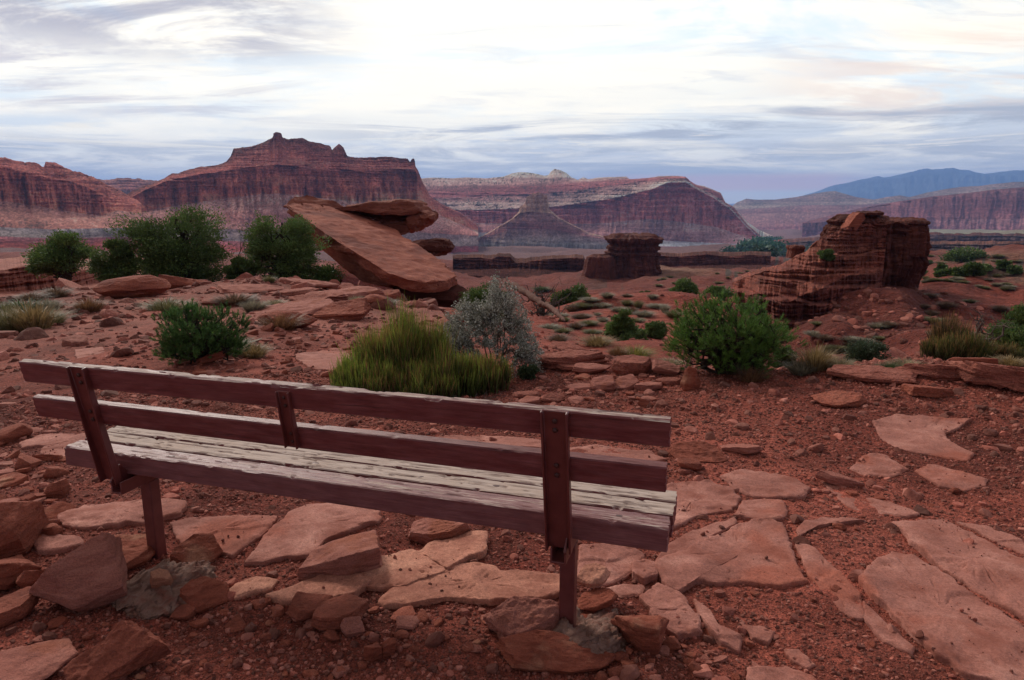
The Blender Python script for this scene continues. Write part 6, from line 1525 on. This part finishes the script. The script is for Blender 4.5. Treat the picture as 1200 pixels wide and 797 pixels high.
grove('thin line of green trees along the valley', 845, 960, 293, 301, 120, 4, (.05, .095, .055), 7, 500)

# ------------------------------------------------------------------ light, sky and air
SUN_AZ, SUN_EL = R(-32), R(34)
w = bpy.data.worlds.new('World'); scene.world = w; w.use_nodes = True; t = w.node_tree; t.nodes.clear()
class WT(NT):
    def __init__(s, tree): s.t = tree; s.n = tree.nodes
q = WT(t)
out = q.add('ShaderNodeOutputWorld'); bg = q.add('ShaderNodeBackground'); bg.inputs['Strength'].default_value = .1
sky = q.add('ShaderNodeTexSky', sky_type='NISHITA', sun_disc=False, sun_elevation=SUN_EL, sun_rotation=SUN_AZ, altitude=1800, air_density=1.0, dust_density=1.5, ozone_density=1.5)
tc = q.add('ShaderNodeTexCoord').outputs['Generated']
sx = q.add('ShaderNodeSeparateXYZ'); q.l(tc, sx.inputs[0])
el = q.math('MULTIPLY', q.math('ARCSINE', sx.outputs['Z']), 180 / math.pi)        # degrees above the horizon
az = q.math('MULTIPLY', q.math('ARCTAN2', sx.outputs['X'], sx.outputs['Y']), 180 / math.pi)
def vec(a, b, c=0.0):
    x = q.add('ShaderNodeCombineXYZ')
    for s, v in zip(x.inputs, (a, b, c)):
        if isinstance(v, (int, float)): s.default_value = v
        else: q.l(v, s)
    return x.outputs[0]
def rng_(v, a, b, c=None, d=None):   # smooth window
    r = q.math('SMOOTHSTEP', v, a, b) if False else None
    x = q.add('ShaderNodeMapRange', interpolation_type='SMOOTHSTEP'); q.l(v, x.inputs[0]); x.inputs[1].default_value = a; x.inputs[2].default_value = b
    o_ = x.outputs[0]
    if c is not None:
        y = q.add('ShaderNodeMapRange', interpolation_type='SMOOTHSTEP'); q.l(v, y.inputs[0]); y.inputs[1].default_value = c; y.inputs[2].default_value = d; y.inputs[3].default_value = 1; y.inputs[4].default_value = 0
        o_ = q.math('MULTIPLY', o_, y.outputs[0])
    return o_
def nz(sa, se, detail=5, rough=.6, dist=0., off=0.):
    return q.noise(vec(q.math('MULTIPLY', az, sa), q.math('MULTIPLY', el, se), off), 1.0, detail, rough, dist)
warp = q.math('MULTIPLY', q.math('SUBTRACT', nz(.045, .25, 6, .62, .3, 3.0), .5), 3.2)
e2 = q.math('ADD', el, warp)
K = lambda *c: tuple(10 * x for x in c)
def skyramp(fac, stops, lo, hi):
    x = q.add('ShaderNodeMapRange'); q.l(fac, x.inputs[0]); x.inputs[1].default_value = lo; x.inputs[2].default_value = hi
    return q.ramp(x.outputs[0], stops)
lo, hi = -2., 30.
f_ = lambda e: (e - lo) / (hi - lo)
den = q.math('ADD', sx.outputs['Z'], .10)
def pl(sa, sb, detail=6, rough=.6, dist=.3, off=0.):     # a cloud layer overhead, seen in perspective
    return q.noise(vec(q.math('MULTIPLY', q.math('DIVIDE', sx.outputs['X'], den), sa), q.math('MULTIPLY', q.math('DIVIDE', sx.outputs['Y'], den), sb), off), 1.0, detail, rough, dist)
clear = skyramp(e2, [(f_(-2), (.74, .64, .54)), (f_(.6), (.78, .69, .59)), (f_(2.), (.56, .55, .53)), (f_(4.), (.48, .50, .53)), (f_(6.), (.58, .62, .63)), (f_(9.), (.60, .66, .68)), (f_(15), (.47, .57, .65)), (f_(30), (.36, .47, .64))], lo, hi)
cloud = q.mix(rng_(pl(1.3, 1.8, 5, .6, .2, 9.), .35, .65), (.80, .75, .64), (.70, .68, .61))
cov = pl(.75, 1.1, 8, .62, .5, 2.)
covt = q.math('ADD', cov, q.math('MULTIPLY', rng_(az, -6, 34), -.09))
skyc = q.mix(rng_(covt, .36, .52), clear, cloud)
wsp = q.math('MULTIPLY', rng_(pl(.9, 3.2, 8, .66, .8, 12.), .50, .68), rng_(el, 5., 7.))
skyc = q.mix(q.math('MULTIPLY', wsp, .5), skyc, (.40, .43, .49))
glow = q.math('MULTIPLY', rng_(az, -34, -8, 2, 26), rng_(el, 4.5, 6.5, 9, 14))
skyc = q.mix(q.math('MULTIPLY', glow, .35), skyc, (.82, .76, .63))
# grey-blue layers low over the horizon, with bright slots between them
str1 = nz(.06, .62, 9, .68, 1.3, 21.)
bandA = q.math('MULTIPLY', rng_(e2, 4.2, 4.9, 5.6, 6.4), rng_(az, -26, 0))
bandB = rng_(el, .9, 1.8, 3.7, 4.6)
m1 = q.math('MULTIPLY', rng_(str1, .38, .58), q.math('MAXIMUM', bandA, q.math('MULTIPLY', bandB, .75)))
skyc = q.mix(m1, skyc, (.32, .33, .36))
str2 = nz(.06, 1.2, 9, .66, 1.3, 40.)
m2 = q.math('MULTIPLY', rng_(str2, .54, .66), rng_(el, 1.9, 2.6, 4.8, 5.6))
skyc = q.mix(q.math('MULTIPLY', m2, .9), skyc, (.74, .68, .56))
hvy = q.math('MULTIPLY', rng_(pl(1.1, 1.8, 8, .64, .6, 55.), .38, .58), q.math('MULTIPLY', rng_(az, -48, -40, -22, -8), rng_(el, 8.5, 11.5)))
skyc = q.mix(q.math('MULTIPLY', hvy, .8), skyc, (.21, .20, .255))
lowl = q.math('MULTIPLY', rng_(pl(.8, 2.2, 8, .64, .6, 75.), .46, .62), q.math('MULTIPLY', rng_(az, -60, -40, -24, -12), rng_(el, 5, 6.5, 9.5, 11)))
skyc = q.mix(q.math('MULTIPLY', lowl, .65), skyc, (.34, .31, .35))
rgt = q.math('MULTIPLY', rng_(pl(1., 2.0, 8, .62, .6, 95.), .44, .60), q.math('MULTIPLY', rng_(az, 16, 26), rng_(el, 5., 7, 10, 12)))
skyc = q.mix(q.math('MULTIPLY', rgt, .7), skyc, (.66, .53, .43))
pink = q.math('MULTIPLY', rng_(el, .4, .9, 1.5, 2.1), rng_(az, 3, 12, 23, 28))
skyc = q.mix(q.math('MULTIPLY', pink, .85), skyc, (.85, .50, .38))
# the clouds cover most of the physical sky, which shows through at the zenith and behind
sc10 = q.mix(1, skyc, (11.1, 10.9, 10.5), 'MULTIPLY')
up_ = rng_(el, 17, 48)
zen = q.mix(rng_(q.noise(tc, 2.2, 6, .6, .3), .35, .6), sky.outputs['Color'], (5.5, 4.95, 4.35))
back_ = rng_(sx.outputs['Y'], -.55, .65)
zen = q.mix(1, zen, q.mix(back_, (.42, .40, .42), (1.32, 1.26, 1.18)), 'MULTIPLY')
sc10 = q.mix(rng_(sx.outputs['Y'], -.3, .45), q.mix(1, sc10, (.42, .40, .42), 'MULTIPLY'), sc10)
final = q.mix(up_, sc10, zen)
final = q.mix(rng_(q.math('MULTIPLY', el, -1), 0.0, 3.0), final, (3.0, 2.6, 2.6))
final = q.mix(.06, final, sky.outputs['Color'])
q.l(final, bg.inputs['Color']); q.l(bg.outputs[0], out.inputs['Surface'])
sd = bpy.data.lights.new('sun', 'SUN'); sd.energy = 1.5; sd.angle = R(11); sd.color = (1, .93, .84)
so = bpy.data.objects.new('sun', sd); col.objects.link(so)
dirv = Vector((math.sin(SUN_AZ) * math.cos(SUN_EL), math.cos(SUN_AZ) * math.cos(SUN_EL), math.sin(SUN_EL)))
so.rotation_euler = dirv.to_track_quat('Z', 'Y').to_euler()
# haze
HZ = 7.0e-5
bpy.ops.mesh.primitive_cube_add(size=1, location=(0, 12000, 250)); hz = bpy.context.object; hz.name = 'haze'; hz.scale = (52000, 52000, 1000)
hz.location = (0, 0, 240)
hm = bpy.data.materials.new('haze_air'); hm.use_nodes = True; hn = hm.node_tree; hn.nodes.clear()
ho = hn.nodes.new('ShaderNodeOutputMaterial'); hv = hn.nodes.new('ShaderNodeVolumePrincipled'); hv.inputs['Density'].default_value = HZ; hv.inputs['Color'].default_value = (.27, .50, 1.0, 1); hv.inputs['Anisotropy'].default_value = .1
hn.links.new(hv.outputs[0], ho.inputs['Volume']); hz.data.materials.append(hm); tag(hz, 'thin blue haze filling the air over the canyon', kind='stuff')

cam = bpy.data.cameras.new('camera'); cam.sensor_width = 36; cam.lens = 36 * F / 1200; cam.clip_start = .05; cam.clip_end = 200000
co = bpy.data.objects.new('camera', cam); col.objects.link(co); co.location = (0, 0, CAMH); co.rotation_euler = (R(90) - TH, 0, 0); scene.camera = co
scene.view_settings.view_transform = 'Standard'; scene.view_settings.look = 'None'; scene.view_settings.exposure = .76; scene.view_settings.gamma = 1
try: scene.view_settings.use_curve_mapping = False
except Exception: pass
cy = scene.cycles
cy.max_bounces = 5; cy.diffuse_bounces = 3; cy.glossy_bounces = 2; cy.transmission_bounces = 2; cy.volume_bounces = 1; cy.transparent_max_bounces = 4
cy.use_denoising = True; cy.sample_clamp_indirect = 6
try: cy.denoiser = 'OPENIMAGEDENOISE'; cy.denoising_input_passes = 'RGB_ALBEDO_NORMAL'
except Exception: pass
